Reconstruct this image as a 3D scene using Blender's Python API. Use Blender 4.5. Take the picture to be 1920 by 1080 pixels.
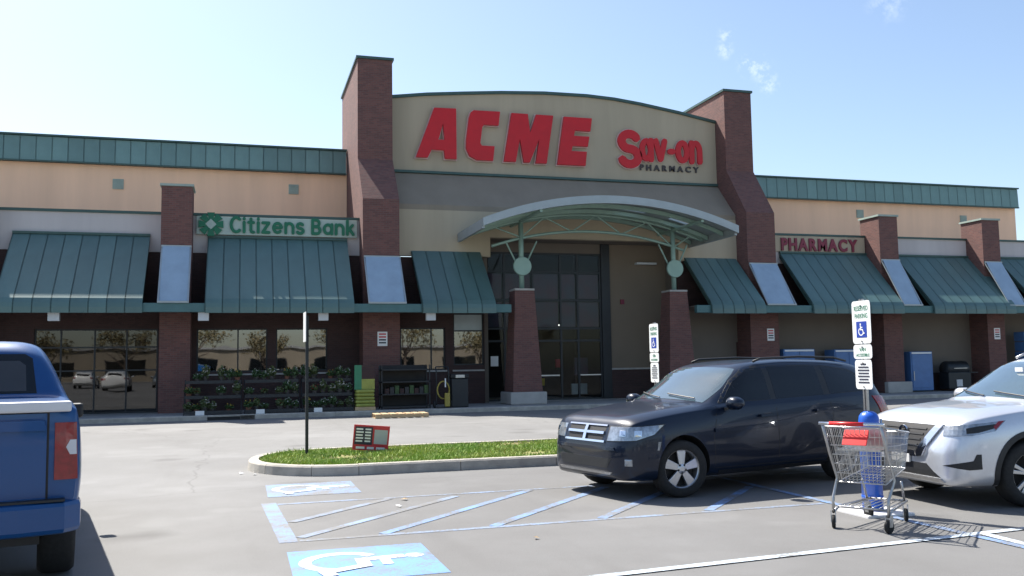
import bpy, bmesh, math, random
import numpy as np
from mathutils import Vector, Matrix
from mathutils.bvhtree import BVHTree
from mathutils.geometry import delaunay_2d_cdt
random.seed(7); np.random.seed(7)
R = math.radians
scene = bpy.context.scene
for o in list(bpy.data.objects): bpy.data.objects.remove(o)
C = scene.collection

# ------------------------------------------------------------------ camera
YAW, PITCH, ROLL, HEIGHT = R(16.55), R(4.8), R(-0.9), 1.6
cam = bpy.data.cameras.new('camera'); cam.sensor_width = 36; cam.lens = 1714/1920*36
cam.clip_start = .05; cam.clip_end = 2000
camo = bpy.data.objects.new('camera', cam); C.objects.link(camo); scene.camera = camo
fw = Vector((math.sin(YAW)*math.cos(PITCH), math.cos(YAW)*math.cos(PITCH), math.sin(PITCH)))
r0 = Vector((math.cos(YAW), -math.sin(YAW), 0)); u0 = r0.cross(fw)
rt = r0*math.cos(ROLL)+u0*math.sin(ROLL); up = -r0*math.sin(ROLL)+u0*math.cos(ROLL)
M = Matrix((rt, up, -fw)).transposed().to_4x4(); M.translation = (0, 0, HEIGHT); camo.matrix_world = M

# ------------------------------------------------------------------ sky, sun, exposure
SX, SY = .36, .667                       # shadow run per metre of height, to +X and to -Y
sun_dir = Vector((-SX, SY, 1)).normalized()
ELEV = math.asin(sun_dir.z); AZ = math.atan2(sun_dir.x, sun_dir.y)
world = bpy.data.worlds.new('World'); scene.world = world; world.use_nodes = True
nt = world.node_tree; nt.nodes.clear()
wo = nt.nodes.new('ShaderNodeOutputWorld'); bg = nt.nodes.new('ShaderNodeBackground'); sky = nt.nodes.new('ShaderNodeTexSky')
sky.sky_type = 'NISHITA'; sky.sun_disc = False; sky.sun_elevation = ELEV; sky.sun_rotation = AZ
sky.air_density = 1.0; sky.dust_density = 1.25; sky.ozone_density = 1.3; sky.altitude = 50
bg.inputs['Strength'].default_value = .098
def wn(t, **k):
    n = nt.nodes.new(t)
    for a, v in k.items(): setattr(n, a, v)
    return n
tc = wn('ShaderNodeTexCoord'); noi = wn('ShaderNodeTexNoise'); noi.inputs['Scale'].default_value = 80; noi.inputs['Detail'].default_value = 6; noi.inputs['Roughness'].default_value = .65
nt.links.new(tc.outputs['Generated'], noi.inputs['Vector'])
acc = None                               # thin wisps of cloud
for d, rad, st in (((.4761,.8138,.3333),.009,.75), ((.4762,.8191,.3199),.008,.75), ((.4999,.811,.3039),.011,.9), ((.5096,.8069,.2988),.012,.8), ((.518,.8064,.2853),.011,.7), ((.6002,.7216,.345),.018,.4)):
    v = wn('ShaderNodeVectorMath', operation='DISTANCE'); nt.links.new(tc.outputs['Generated'], v.inputs[0]); v.inputs[1].default_value = Vector(d).normalized()
    mr = wn('ShaderNodeMapRange'); mr.interpolation_type = 'SMOOTHSTEP'; nt.links.new(v.outputs['Value'], mr.inputs[0])
    for i, x in enumerate((0, rad*1.5, st, 0)): mr.inputs[i+1].default_value = x*(1 if i == 1 else .62 if i > 1 else 1)
    if acc is None: acc = mr.outputs[0]
    else:
        mx = wn('ShaderNodeMath', operation='MAXIMUM'); nt.links.new(acc, mx.inputs[0]); nt.links.new(mr.outputs[0], mx.inputs[1]); acc = mx.outputs[0]
nr = wn('ShaderNodeMapRange'); nt.links.new(noi.outputs['Fac'], nr.inputs[0])
for i, x in enumerate((.46, .74, 0, 1)): nr.inputs[i+1].default_value = x
mm = wn('ShaderNodeMath', operation='MULTIPLY'); nt.links.new(acc, mm.inputs[0]); nt.links.new(nr.outputs[0], mm.inputs[1])
mix = wn('ShaderNodeMix', data_type='RGBA'); nt.links.new(mm.outputs[0], mix.inputs['Factor']); nt.links.new(sky.outputs[0], mix.inputs[6]); mix.inputs[7].default_value = (8, 8.3, 8.6, 1)
nt.links.new(mix.outputs[2], bg.inputs['Color']); nt.links.new(bg.outputs[0], wo.inputs[0])
sl = bpy.data.lights.new('sun', 'SUN'); sl.energy = 5.0; sl.angle = R(.5); sl.color = (1, .95, .87)
so = bpy.data.objects.new('sun', sl); C.objects.link(so); so.rotation_euler = (-sun_dir).to_track_quat('-Z', 'Y').to_euler(); so.location = (0, 0, 30)
scene.view_settings.view_transform = 'Standard'; scene.view_settings.look = 'None'; scene.view_settings.gamma = 1
scene.view_settings.use_curve_mapping = False; scene.view_settings.exposure = 1.05
scene.render.engine = 'CYCLES'; scene.cycles.max_bounces = 8

# ------------------------------------------------------------------ materials
MAT = {}
def mat(name, col, rough=.7, metal=0., var=.12, scale=3., bump=0., bscale=40., coat=0., spec=.5, col2=None, stretch=None, rnd=0.):
    """procedural principled: two noise layers vary the colour, a fine one gives relief"""
    if name in MAT: return MAT[name]
    m = bpy.data.materials.new(name); m.use_nodes = True; n = m.node_tree; b = n.nodes['Principled BSDF']
    b.inputs['Roughness'].default_value = rough; b.inputs['Metallic'].default_value = metal
    b.inputs['Specular IOR Level'].default_value = spec
    b.inputs['Coat Weight'].default_value = coat; b.inputs['Coat Roughness'].default_value = .04
    t = n.nodes.new('ShaderNodeTexCoord'); src = t.outputs['Object']
    if stretch:
        mp = n.nodes.new('ShaderNodeMapping'); mp.inputs['Scale'].default_value = stretch; n.links.new(src, mp.inputs[0]); src = mp.outputs[0]
    a = n.nodes.new('ShaderNodeTexNoise'); a.inputs['Scale'].default_value = scale; a.inputs['Detail'].default_value = 6; a.inputs['Roughness'].default_value = .6
    n.links.new(src, a.inputs['Vector'])
    mr = n.nodes.new('ShaderNodeMapRange'); n.links.new(a.outputs['Fac'], mr.inputs[0]); mr.inputs[1].default_value = .3; mr.inputs[2].default_value = .7
    mx = n.nodes.new('ShaderNodeMix'); mx.data_type = 'RGBA'; n.links.new(mr.outputs[0], mx.inputs['Factor'])
    c2 = col2 or tuple(min(1, c*(1+var)) for c in col)
    mx.inputs[6].default_value = (*[c*(1-var) for c in col], 1) if not col2 else (*col, 1); mx.inputs[7].default_value = (*c2, 1)
    cout = mx.outputs[2]
    if rnd:                                 # each panel left the works in a slightly different shade
        oi = n.nodes.new('ShaderNodeObjectInfo'); rr = n.nodes.new('ShaderNodeMapRange'); n.links.new(oi.outputs['Random'], rr.inputs[0]); rr.inputs[3].default_value = 1-rnd; rr.inputs[4].default_value = 1+rnd
        hs = n.nodes.new('ShaderNodeHueSaturation'); n.links.new(cout, hs.inputs['Color']); n.links.new(rr.outputs[0], hs.inputs['Value']); cout = hs.outputs[0]
    n.links.new(cout, b.inputs['Base Color'])
    if bump:
        f = n.nodes.new('ShaderNodeTexNoise'); f.inputs['Scale'].default_value = bscale; f.inputs['Detail'].default_value = 4; n.links.new(src, f.inputs['Vector'])
        bp = n.nodes.new('ShaderNodeBump'); bp.inputs['Strength'].default_value = bump; bp.inputs['Distance'].default_value = .02
        n.links.new(f.outputs['Fac'], bp.inputs['Height']); n.links.new(bp.outputs[0], b.inputs['Normal'])
    MAT[name] = m; return m
def nd(m, t, **k):
    x = m.node_tree.nodes.new(t)
    for a, v in k.items(): setattr(x, a, v)
    return x
def lk(m, a, b): m.node_tree.links.new(a, b)
def noise(m, src, scale, detail=5, rough=.6):
    x = nd(m, 'ShaderNodeTexNoise'); x.inputs['Scale'].default_value = scale; x.inputs['Detail'].default_value = detail; x.inputs['Roughness'].default_value = rough
    lk(m, src, x.inputs['Vector']); return x.outputs['Fac']
def ramp(m, src, a, b, lo=0., hi=1.):
    x = nd(m, 'ShaderNodeMapRange'); lk(m, src, x.inputs[0])
    for i, v in enumerate((a, b, lo, hi)): x.inputs[i+1].default_value = v
    return x.outputs[0]
def mixc(m, fac, c1, c2, mode='MIX'):
    x = nd(m, 'ShaderNodeMix', data_type='RGBA', blend_type=mode)
    lk(m, fac, x.inputs['Factor']) if not isinstance(fac, (int, float)) else setattr(x.inputs['Factor'], 'default_value', fac)
    for i, c in ((6, c1), (7, c2)):
        if isinstance(c, tuple): x.inputs[i].default_value = (*c, 1)
        else: lk(m, c, x.inputs[i])
    return x.outputs[2]
def asphalt_col(m):
    t = nd(m, 'ShaderNodeTexCoord').outputs['Object']
    base = mixc(m, ramp(m, noise(m, t, .13, 4), .35, .65), (.148, .148, .146), (.228, .227, .224))
    base = mixc(m, ramp(m, noise(m, t, 1.1, 6, .7), .3, .75, 0, .5), base, (.125, .120, .115))
    st = nd(m, 'ShaderNodeMapping'); st.inputs['Scale'].default_value = (.9, .12, 1); lk(m, t, st.inputs[0])
    base = mixc(m, ramp(m, noise(m, st.outputs[0], 1.4, 4), .55, .8, 0, .45), base, (.105, .101, .097))
    base = mixc(m, ramp(m, noise(m, t, 140, 2), .35, .75, 0, .5), base, (.285, .28, .27))
    base = mixc(m, ramp(m, noise(m, t, 90, 2), .60, .72, 0, .5), base, (.045, .044, .043))
    v = nd(m, 'ShaderNodeTexVoronoi', feature='DISTANCE_TO_EDGE'); v.inputs['Scale'].default_value = .13
    w = nd(m, 'ShaderNodeVectorMath', operation='ADD'); lk(m, t, w.inputs[0]); nn = nd(m, 'ShaderNodeTexNoise'); nn.inputs['Scale'].default_value = .8; nn.inputs['Detail'].default_value = 6
    lk(m, t, nn.inputs['Vector']); lk(m, nn.outputs['Color'], w.inputs[1]); lk(m, w.outputs[0], v.inputs['Vector'])
    base = mixc(m, ramp(m, v.outputs['Distance'], .0, .003, .32, 0), base, (.05, .048, .046))
    oil = nd(m, 'ShaderNodeTexVoronoi'); oil.inputs['Scale'].default_value = .55; lk(m, w.outputs[0], oil.inputs['Vector'])      # oil drips and old stains
    base = mixc(m, ramp(m, oil.outputs['Distance'], .06, .22, .38, 0), base, (.06, .058, .055))
    base = mixc(m, ramp(m, noise(m, t, .35, 3), .56, .60, 0, .16), base, (.30, .30, .295))
    sp = nd(m, 'ShaderNodeSeparateXYZ'); lk(m, t, sp.inputs[0])      # the stalls were paved later than the lane: a darker mix
    wob = nd(m, 'ShaderNodeMath', operation='MULTIPLY_ADD'); lk(m, noise(m, t, .5, 4), wob.inputs[0]); wob.inputs[1].default_value = 1.6; lk(m, sp.outputs[0], wob.inputs[2])
    fy = ramp(m, sp.outputs[1], 13.2, 14.6, 1, 0); fx = ramp(m, wob.outputs[0], .4, 2.2, 0, .42); ml = nd(m, 'ShaderNodeMath', operation='MULTIPLY'); lk(m, fx, ml.inputs[0]); lk(m, fy, ml.inputs[1])
    base = mixc(m, ml.outputs[0], base, mixc(m, 1., base, (.52, .52, .53), 'MULTIPLY'))
    return base, t
def asphalt():
    m = bpy.data.materials.new('asphalt'); m.use_nodes = True; b = m.node_tree.nodes['Principled BSDF']
    c, t = asphalt_col(m); lk(m, c, b.inputs['Base Color']); b.inputs['Roughness'].default_value = .85; b.inputs['Specular IOR Level'].default_value = .35
    bp = nd(m, 'ShaderNodeBump'); bp.inputs['Strength'].default_value = .5; bp.inputs['Distance'].default_value = .01
    lk(m, noise(m, t, 120, 3), bp.inputs['Height']); lk(m, bp.outputs[0], b.inputs['Normal']); MAT['asphalt'] = m; return m
def road_paint(name, col, wear):
    m = bpy.data.materials.new(name); m.use_nodes = True; b = m.node_tree.nodes['Principled BSDF']
    a, t = asphalt_col(m)
    f = nd(m, 'ShaderNodeMath', operation='ADD'); lk(m, noise(m, t, 30, 4, .7), f.inputs[0]); lk(m, ramp(m, noise(m, t, 2.2, 4), .3, .7, -.22, .22), f.inputs[1])
    c = mixc(m, ramp(m, f.outputs[0], wear-.16, wear+.16), col, a)
    lk(m, c, b.inputs['Base Color']); b.inputs['Roughness'].default_value = .7; MAT[name] = m; return m
def brick(name, c1, c2, mortar, sc=1.):
    m = bpy.data.materials.new(name); m.use_nodes = True; b = m.node_tree.nodes['Principled BSDF']; b.inputs['Roughness'].default_value = .85
    t = nd(m, 'ShaderNodeTexCoord').outputs['Object']; sp = nd(m, 'ShaderNodeSeparateXYZ'); lk(m, t, sp.inputs[0])
    ad = nd(m, 'ShaderNodeMath', operation='ADD'); lk(m, sp.outputs[0], ad.inputs[0]); lk(m, sp.outputs[1], ad.inputs[1])
    cb = nd(m, 'ShaderNodeCombineXYZ'); lk(m, ad.outputs[0], cb.inputs[0]); lk(m, sp.outputs[2], cb.inputs[1])
    br = nd(m, 'ShaderNodeTexBrick'); lk(m, cb.outputs[0], br.inputs['Vector'])
    br.inputs['Color1'].default_value = (*c1, 1); br.inputs['Color2'].default_value = (*c2, 1); br.inputs['Mortar'].default_value = (*mortar, 1)
    br.inputs['Scale'].default_value = 1/sc; br.inputs['Brick Width'].default_value = .205; br.inputs['Row Height'].default_value = .07; br.inputs['Mortar Size'].default_value = .006; br.inputs['Bias'].default_value = -.1
    c = mixc(m, ramp(m, noise(m, t, 1.5, 5), .3, .7, 0, .35), br.outputs['Color'], (.09, .055, .05))
    lk(m, c, b.inputs['Base Color']); bp = nd(m, 'ShaderNodeBump'); bp.inputs['Strength'].default_value = .6; bp.inputs['Distance'].default_value = .01; bp.invert = True
    lk(m, br.outputs['Fac'], bp.inputs['Height']); lk(m, bp.outputs[0], b.inputs['Normal']); MAT[name] = m; return m
def shop_glass(name, tint, refl):
    m = bpy.data.materials.new(name); m.use_nodes = True; n = m.node_tree; n.nodes.remove(n.nodes['Principled BSDF']); out = n.nodes['Material Output']
    tr = nd(m, 'ShaderNodeBsdfTransparent'); tr.inputs[0].default_value = (*tint, 1); gl = nd(m, 'ShaderNodeBsdfGlossy'); gl.inputs['Roughness'].default_value = .015
    t = nd(m, 'ShaderNodeTexCoord').outputs['Object']; bp = nd(m, 'ShaderNodeBump'); bp.inputs['Strength'].default_value = .05; bp.inputs['Distance'].default_value = .05
    lk(m, noise(m, t, .9, 1), bp.inputs['Height']); lk(m, bp.outputs[0], gl.inputs['Normal'])
    fr = nd(m, 'ShaderNodeFresnel'); fr.inputs[0].default_value = 1.45; ad = nd(m, 'ShaderNodeMath', operation='ADD'); lk(m, fr.outputs[0], ad.inputs[0]); ad.inputs[1].default_value = refl; ad.use_clamp = True
    mx = nd(m, 'ShaderNodeMixShader'); lk(m, ad.outputs[0], mx.inputs[0]); lk(m, tr.outputs[0], mx.inputs[1]); lk(m, gl.outputs[0], mx.inputs[2]); lk(m, mx.outputs[0], out.inputs[0]); MAT[name] = m; return m
def emit(name, col, s):
    m = bpy.data.materials.new(name); m.use_nodes = True; b = m.node_tree.nodes['Principled BSDF']; b.inputs['Emission Color'].default_value = (*col, 1); b.inputs['Emission Strength'].default_value = s; b.inputs['Base Color'].default_value = (*col, 1); MAT[name] = m; return m

asphalt(); road_paint('blue_paint', (.12, .27, .56), .60); road_paint('pale_blue_paint', (.16, .29, .54), .47); road_paint('faded_blue_paint', (.21, .30, .46), .42); road_paint('white_paint', (.52, .60, .68), .57)
brick('brick', (.20, .085, .070), (.13, .058, .052), (.15, .115, .105)); brick('brick_shaded', (.060, .029, .027), (.042, .022, .021), (.046, .038, .036))  # second brick is darkened: shade under the awnings put into its colour
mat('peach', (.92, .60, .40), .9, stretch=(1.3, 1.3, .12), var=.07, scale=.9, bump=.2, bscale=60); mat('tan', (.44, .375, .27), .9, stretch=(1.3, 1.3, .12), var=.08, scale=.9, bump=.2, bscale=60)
mat('tan_shaded', (.165, .14, .115), .9, var=.06, scale=.6, bump=.2, bscale=60); mat('recess_tan', (.205, .165, .122), .9, var=.06, scale=.6, bump=.2, bscale=60); mat('lavender', (.53, .50, .49), .9, stretch=(1.3, 1.3, .12), var=.08, scale=.9, bump=.2, bscale=60)  # first tan is the wall tan with deep awning shade in its colour
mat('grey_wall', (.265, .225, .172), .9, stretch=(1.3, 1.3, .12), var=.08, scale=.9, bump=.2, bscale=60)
mat('awning', (.088, .162, .155), .45, .1, rnd=.10, stretch=(1.5, 1.5, .2), var=.10, scale=1.2, spec=.6); mat('parapet', (.15, .26, .25), .5, .1, rnd=.10, var=.10, scale=1.0); mat('gutter', (.07, .155, .16), .5, .2, var=.1)
mat('green_trim', (.05, .10, .09), .5, .2); mat('canopy_steel', (.27, .40, .34), .5, .2, var=.08); mat('canopy_roof', (.34, .38, .39), .42, .35, var=.06); mat('canopy_under', (.16, .21, .20), .6, .1)
mat('concrete', (.40, .385, .36), .9, var=.12, scale=2.5, bump=.3, bscale=50); mat('kerb', (.40, .37, .32), .9, var=.25, scale=3, bump=.3, bscale=60); mat('sidewalk', (.34, .33, .32), .9, var=.12, scale=1.3, bump=.3, bscale=50)
mat('soil', (.20, .21, .06), .95, var=.3, col2=(.26, .19, .10), scale=1.3, bump=.6, bscale=30); mat('frame_dark', (.022, .026, .030), .45, .3); mat('inside_dark', (.035, .033, .032), .9); mat('roof_grey', (.3, .3, .3), .9)
mat('vent', (.33, .40, .35), .6); mat('white_metal', (.72, .72, .70), .5, var=.05); mat('light_box', (.55, .58, .60), .5, var=.05); mat('black', (.012, .012, .013), .6); mat('rubber', (.018, .018, .018), .85, var=.3, scale=30)
mat('red_face', (.55, .006, .012), .35, var=.06, spec=.4); mat('red_trim', (.62, .45, .42), .6); mat('dark_letter', (.06, .05, .05), .6); mat('maroon', (.20, .02, .045), .5); mat('bank_green', (.0, .135, .065), .45); mat('bank_board', (.38, .47, .42), .6, var=.04)
mat('galv', (.42, .42, .42), .35, .9, var=.15, scale=12); mat('chrome', (.75, .76, .78), .12, 1., var=.02); mat('wire', (.50, .50, .50), .28, .95, var=.1, scale=20); mat('red_plastic', (.62, .02, .02), .4, var=.06); mat('blue_plastic', (.015, .10, .50), .35, var=.10, scale=5, spec=.5)
mat('sign_white', (.80, .80, .78), .5, var=.03); mat('sign_blue', (.012, .045, .32), .5); mat('sign_green', (.02, .20, .09), .5); mat('sign_red', (.55, .03, .05), .5); mat('sign_ink', (.03, .03, .05), .6); mat('sign_grey', (.42, .43, .46), .6)
mat('wood', (.52, .37, .21), .8, var=.25, scale=6, stretch=(1, 8, 8), bump=.3); mat('plastic_pot', (.05, .045, .045), .6); mat('pot_terra', (.16, .07, .045), .8)
mat('leaf_a', (.035, .075, .02), .6, var=.4, scale=8); mat('leaf_b', (.06, .085, .025), .6, var=.4, scale=8); mat('flower_white', (.55, .52, .50), .7); mat('flower_red', (.5, .04, .05), .7); mat('flower_yellow', (.65, .45, .05), .7)
mat('bark', (.12, .09, .07), .95, var=.3, scale=6, bump=.6); mat('tree_leaf', (.16, .14, .06), .75, var=.35, scale=.8, col2=(.22, .17, .09)); mat('bag_yellow', (.30, .32, .06), .5, var=.15, scale=6); mat('bag_green', (.03, .20, .10), .5, var=.1); mat('hose_yellow', (.34, .27, .05), .45)
mat('freezer_blue', (.07, .17, .38), .4, var=.1); mat('poster_plum', (.15, .055, .085), .6, var=.3, scale=1.1, col2=(.065, .08, .12)); mat('film_pale', (.40, .47, .48), .35, var=.12, scale=.8)
shop_glass('glass_mirror', (.26, .30, .31), .17); shop_glass('glass_clear', (.80, .83, .84), -.022); shop_glass('glass_door', (.20, .23, .25), .05); shop_glass('skylight_base', (.5, .6, .7), .3)
mat('skylight', (.30, .40, .50), .18, .0, var=.10, scale=1.5, spec=.7, coat=.3)
def paint(name, col, flake=.35, rough=.32, coat=1., spec=.5): return mat(name, col, rough, flake, var=.03, scale=60, coat=coat, spec=spec)
paint('navy_paint', (.003, .009, .024), .10, .34, .45, .3); paint('silver_paint', (.60, .62, .66), .55, .34); paint('blue_paint_truck', (.004, .060, .195), .10, .36, .5, .35); paint('white_car', (.75, .75, .74), 0, .3); paint('grey_car', (.2, .21, .22), .4, .3)
mat('car_glass', (.008, .010, .012), .03, 0, var=.02, spec=.45); mat('windscreen', (.05, .085, .105), .04, 0, var=.2, scale=1.5, spec=.8, coat=1.); mat('lamp_clear', (.30, .33, .36), .10, .5, var=.4, scale=14, coat=1.); mat('lamp_red', (.22, .005, .010), .22, 0, var=.25, scale=25, coat=.5)
mat('trim_black', (.014, .015, .017), .55, 0, var=.2, scale=20); mat('rim_alloy', (.50, .51, .53), .28, .85, var=.06); mat('amber', (.7, .25, .02), .3); mat('plate', (.62, .62, .60), .5); mat('cap_white', (.60, .60, .61), .4, var=.05); mat('interior', (.05, .05, .055), .8)
emit('tube_light', (1, .97, .9), 1.2)

# ------------------------------------------------------------------ helpers
def tag(o, label=None, cat=None, group=None, kind=None):
    for k, v in (('label', label), ('category', cat), ('group', group), ('kind', kind)):
        if v: o[k] = v
    return o
def empty(name, loc=(0, 0, 0), rz=0., label=None, cat=None, group=None, kind=None):
    o = bpy.data.objects.new(name, None); o.location = loc; o.rotation_euler = (0, 0, rz); o.empty_display_size = .2; C.objects.link(o)
    return tag(o, label, cat, group, kind)
def link(name, me, m, parent=None, smooth=False, bevel=0.):
    o = bpy.data.objects.new(name, me); C.objects.link(o)
    if m is not None and not me.materials: me.materials.append(MAT[m] if isinstance(m, str) else m)
    if parent: o.parent = parent
    if smooth: me.shade_smooth()
    if bevel:
        b = o.modifiers.new('bevel', 'BEVEL'); b.width = bevel; b.segments = 2; b.limit_method = 'ANGLE'; b.angle_limit = R(40)
    return o
class MB:
    def __init__(s): s.v = []; s.f = []
    def add(s, vs, fs):
        o = len(s.v); s.v += [tuple(p) for p in vs]; s.f += [tuple(i+o for i in f) for f in fs]; return s
    def box(s, x0, x1, y0, y1, z0, z1):
        return s.add([(x, y, z) for z in (z0, z1) for y in (y0, y1) for x in (x0, x1)], [(0, 2, 3, 1), (4, 5, 7, 6), (0, 1, 5, 4), (2, 6, 7, 3), (0, 4, 6, 2), (1, 3, 7, 5)])
    def prism(s, pts, ax, a, b):
        n = len(pts); P = {'x': lambda p, t: (t, p[0], p[1]), 'y': lambda p, t: (p[0], t, p[1]), 'z': lambda p, t: (p[0], p[1], t)}[ax]
        return s.add([P(p, a) for p in pts]+[P(p, b) for p in pts], [tuple(range(n))[::-1], tuple(range(n, 2*n))]+[(i, (i+1) % n, n+(i+1) % n, n+i) for i in range(n)])
    def tube(s, pts, r, n=8, r2=None, cap=True):
        pts = [Vector(p) for p in pts]; k = len(pts); rings = []
        for i, p in enumerate(pts):
            d = (pts[min(i+1, k-1)]-pts[max(i-1, 0)]).normalized(); a = d.orthogonal().normalized() if i == 0 else (rings_a - d*rings_a.dot(d)).normalized(); rings_a = a; b = d.cross(a)
            rr = r if r2 is None else r+(r2-r)*i/(k-1)
            rings.append([p+a*math.cos(2*math.pi*j/n)*rr+b*math.sin(2*math.pi*j/n)*rr for j in range(n)])
        fs = [(i*n+j, i*n+(j+1) % n, (i+1)*n+(j+1) % n, (i+1)*n+j) for i in range(k-1) for j in range(n)]
        if cap: fs += [tuple(range(n))[::-1], tuple(range((k-1)*n, k*n))]
        return s.add([p for q in rings for p in q], fs)
    def lathe(s, prof, n=24, ax='z', o=(0, 0, 0), closed=False):
        vs = []
        for r, h in prof:
            for j in range(n):
                c, t = r*math.cos(2*math.pi*j/n), r*math.sin(2*math.pi*j/n)
                vs.append({'z': (o[0]+c, o[1]+t, o[2]+h), 'y': (o[0]+c, o[1]+h, o[2]+t), 'x': (o[0]+h, o[1]+c, o[2]+t)}[ax])
        k = len(prof); rg = range(k) if closed else range(k-1)
        return s.add(vs, [(i*n+j, i*n+(j+1) % n, ((i+1) % k)*n+(j+1) % n, ((i+1) % k)*n+j) for i in rg for j in range(n)]+([] if closed else [tuple(range(n))[::-1], tuple(range((k-1)*n, k*n))]))
    def mesh(s, name):
        me = bpy.data.meshes.new(name); me.from_pydata(s.v, [], s.f); bm = bmesh.new(); bm.from_mesh(me); bmesh.ops.recalc_face_normals(bm, faces=bm.faces); bm.to_mesh(me); bm.free(); return me
    def build(s, name, m, parent=None, smooth=False, bevel=0.): return link(name, s.mesh(name), m, parent, smooth, bevel)
def bx(name, m, parent, *a, bevel=0.): return MB().box(*a).build(name, m, parent, bevel=bevel)
def copy_tree(o, parent=None, loc=None, rz=None, label=None):
    c = o.copy(); C.objects.link(c); c.parent = parent
    if loc is not None: c.location = loc
    if rz is not None: c.rotation_euler = (0, 0, rz)
    if label: c['label'] = label
    for ch in list(o.children): copy_tree(ch, c)
    return c
def curve_mesh(cu, keep=None):
    o = bpy.data.objects.new('tmp', cu); C.objects.link(o); dg = bpy.context.evaluated_depsgraph_get(); dg.update()
    me = bpy.data.meshes.new_from_object(o.evaluated_get(dg)); bpy.data.objects.remove(o); return me
def glyph(ch, size, ext, off=0., shear=0.):
    cu = bpy.data.curves.new('g', 'FONT'); cu.body = ch; cu.size = size; cu.extrude = ext; cu.offset = off; cu.shear = shear; cu.resolution_u = 4
    return curve_mesh(cu)
def outline(polys, ext, off=0.):
    cu = bpy.data.curves.new('g', 'CURVE'); cu.dimensions = '2D'; cu.fill_mode = 'BOTH'; cu.extrude = ext; cu.offset = off
    for P in polys:
        s = cu.splines.new('POLY'); s.points.add(len(P)-1); s.use_cyclic_u = True
        for q, p in zip(s.points, P): q.co = (p[0], p[1], 0, 1)
    return curve_mesh(cu)
def word(text, x0, x1, base, cap, y, m, parent, ext=.05, off=0., gapf=.16, face=(R(90), 0, 0), trim=None, wr=None):
    """separate letters between x0 and x1 on a wall that faces -Y, cap = height of a capital"""
    size = cap/.73; G = []; adv = 0; gap = cap*gapf
    for ch in text:
        if ch == ' ': adv += cap*.32; continue
        me = glyph(ch, size, ext, off); xs = [v.co.x for v in me.vertices]; G.append((me, adv-min(xs), ch)); adv += max(xs)-min(xs)+gap
    k = (x1-x0)/(adv-gap)
    for me, a, ch in G:
        o = link('letter', me, m, parent); o.rotation_euler = face; o.scale = (k, 1, 1); o.location = (x0+a*k, y, base)
        if trim:
            t = glyph(ch, size, ext*.6, off+trim); q = link('trim', t, 'red_trim', o); q.location = (0, 0, -ext*.7)
def _arc(cx, cy, rx, ry, a0, a1, n=14): return [(cx+rx*math.cos(R(a0+(a1-a0)*i/n)), cy+ry*math.sin(R(a0+(a1-a0)*i/n))) for i in range(n+1)]
GLY = {'o': [_arc(.45, .5, .38, .42, 0, 360, 24)], 'a': [_arc(.43, .5, .36, .42, 0, 360, 24), [(.82, .96), (.82, .04)]], 'v': [[(.04, .96), (.42, .08)], [(.42, .08), (.80, .96)]], '-': [[(.05, .48), (.36, .48)]],
 'n': [[(.08, .04), (.08, .96)], _arc(.43, .54, .35, .40, 180, 0)+[(.78, .04)]], 'S': [_arc(.42, 1.03, .34, .33, 28, 270)+_arc(.42, .36, .36, .34, 90, -155)[1:]], 's': [_arc(.36, .73, .27, .23, 28, 270)+_arc(.36, .27, .29, .23, 90, -155)[1:]],
 'C': [_arc(.55, .70, .47, .66, 48, 312, 22)], 'i': [[(.1, .04), (.1, .96)], [(.1, 1.24), (.1, 1.30)]], 't': [[(.24, 1.28), (.24, .30)]+_arc(.46, .28, .22, .24, 180, 285, 8), [(.02, .94), (.50, .94)]], 'z': [[(.05, .94), (.66, .94)], [(.64, .92), (.07, .08)], [(.05, .06), (.68, .06)]],
 'e': [[(.12, .52), (.80, .52)], _arc(.45, .5, .37, .43, 4, 318, 20)], 'B': [[(.1, .04), (.1, 1.36)], [(.1, 1.33), (.45, 1.33)]+_arc(.45, 1.03, .28, .30, 90, -90)+[(.1, .73)], [(.1, .70)]+[(.50, .70)]+_arc(.50, .38, .32, .33, 90, -90)+[(.1, .06)]], 'k': [[(.1, .04), (.1, 1.36)], [(.62, .94), (.14, .44)], [(.28, .58), (.68, .05)]], 'B_': []}
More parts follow.
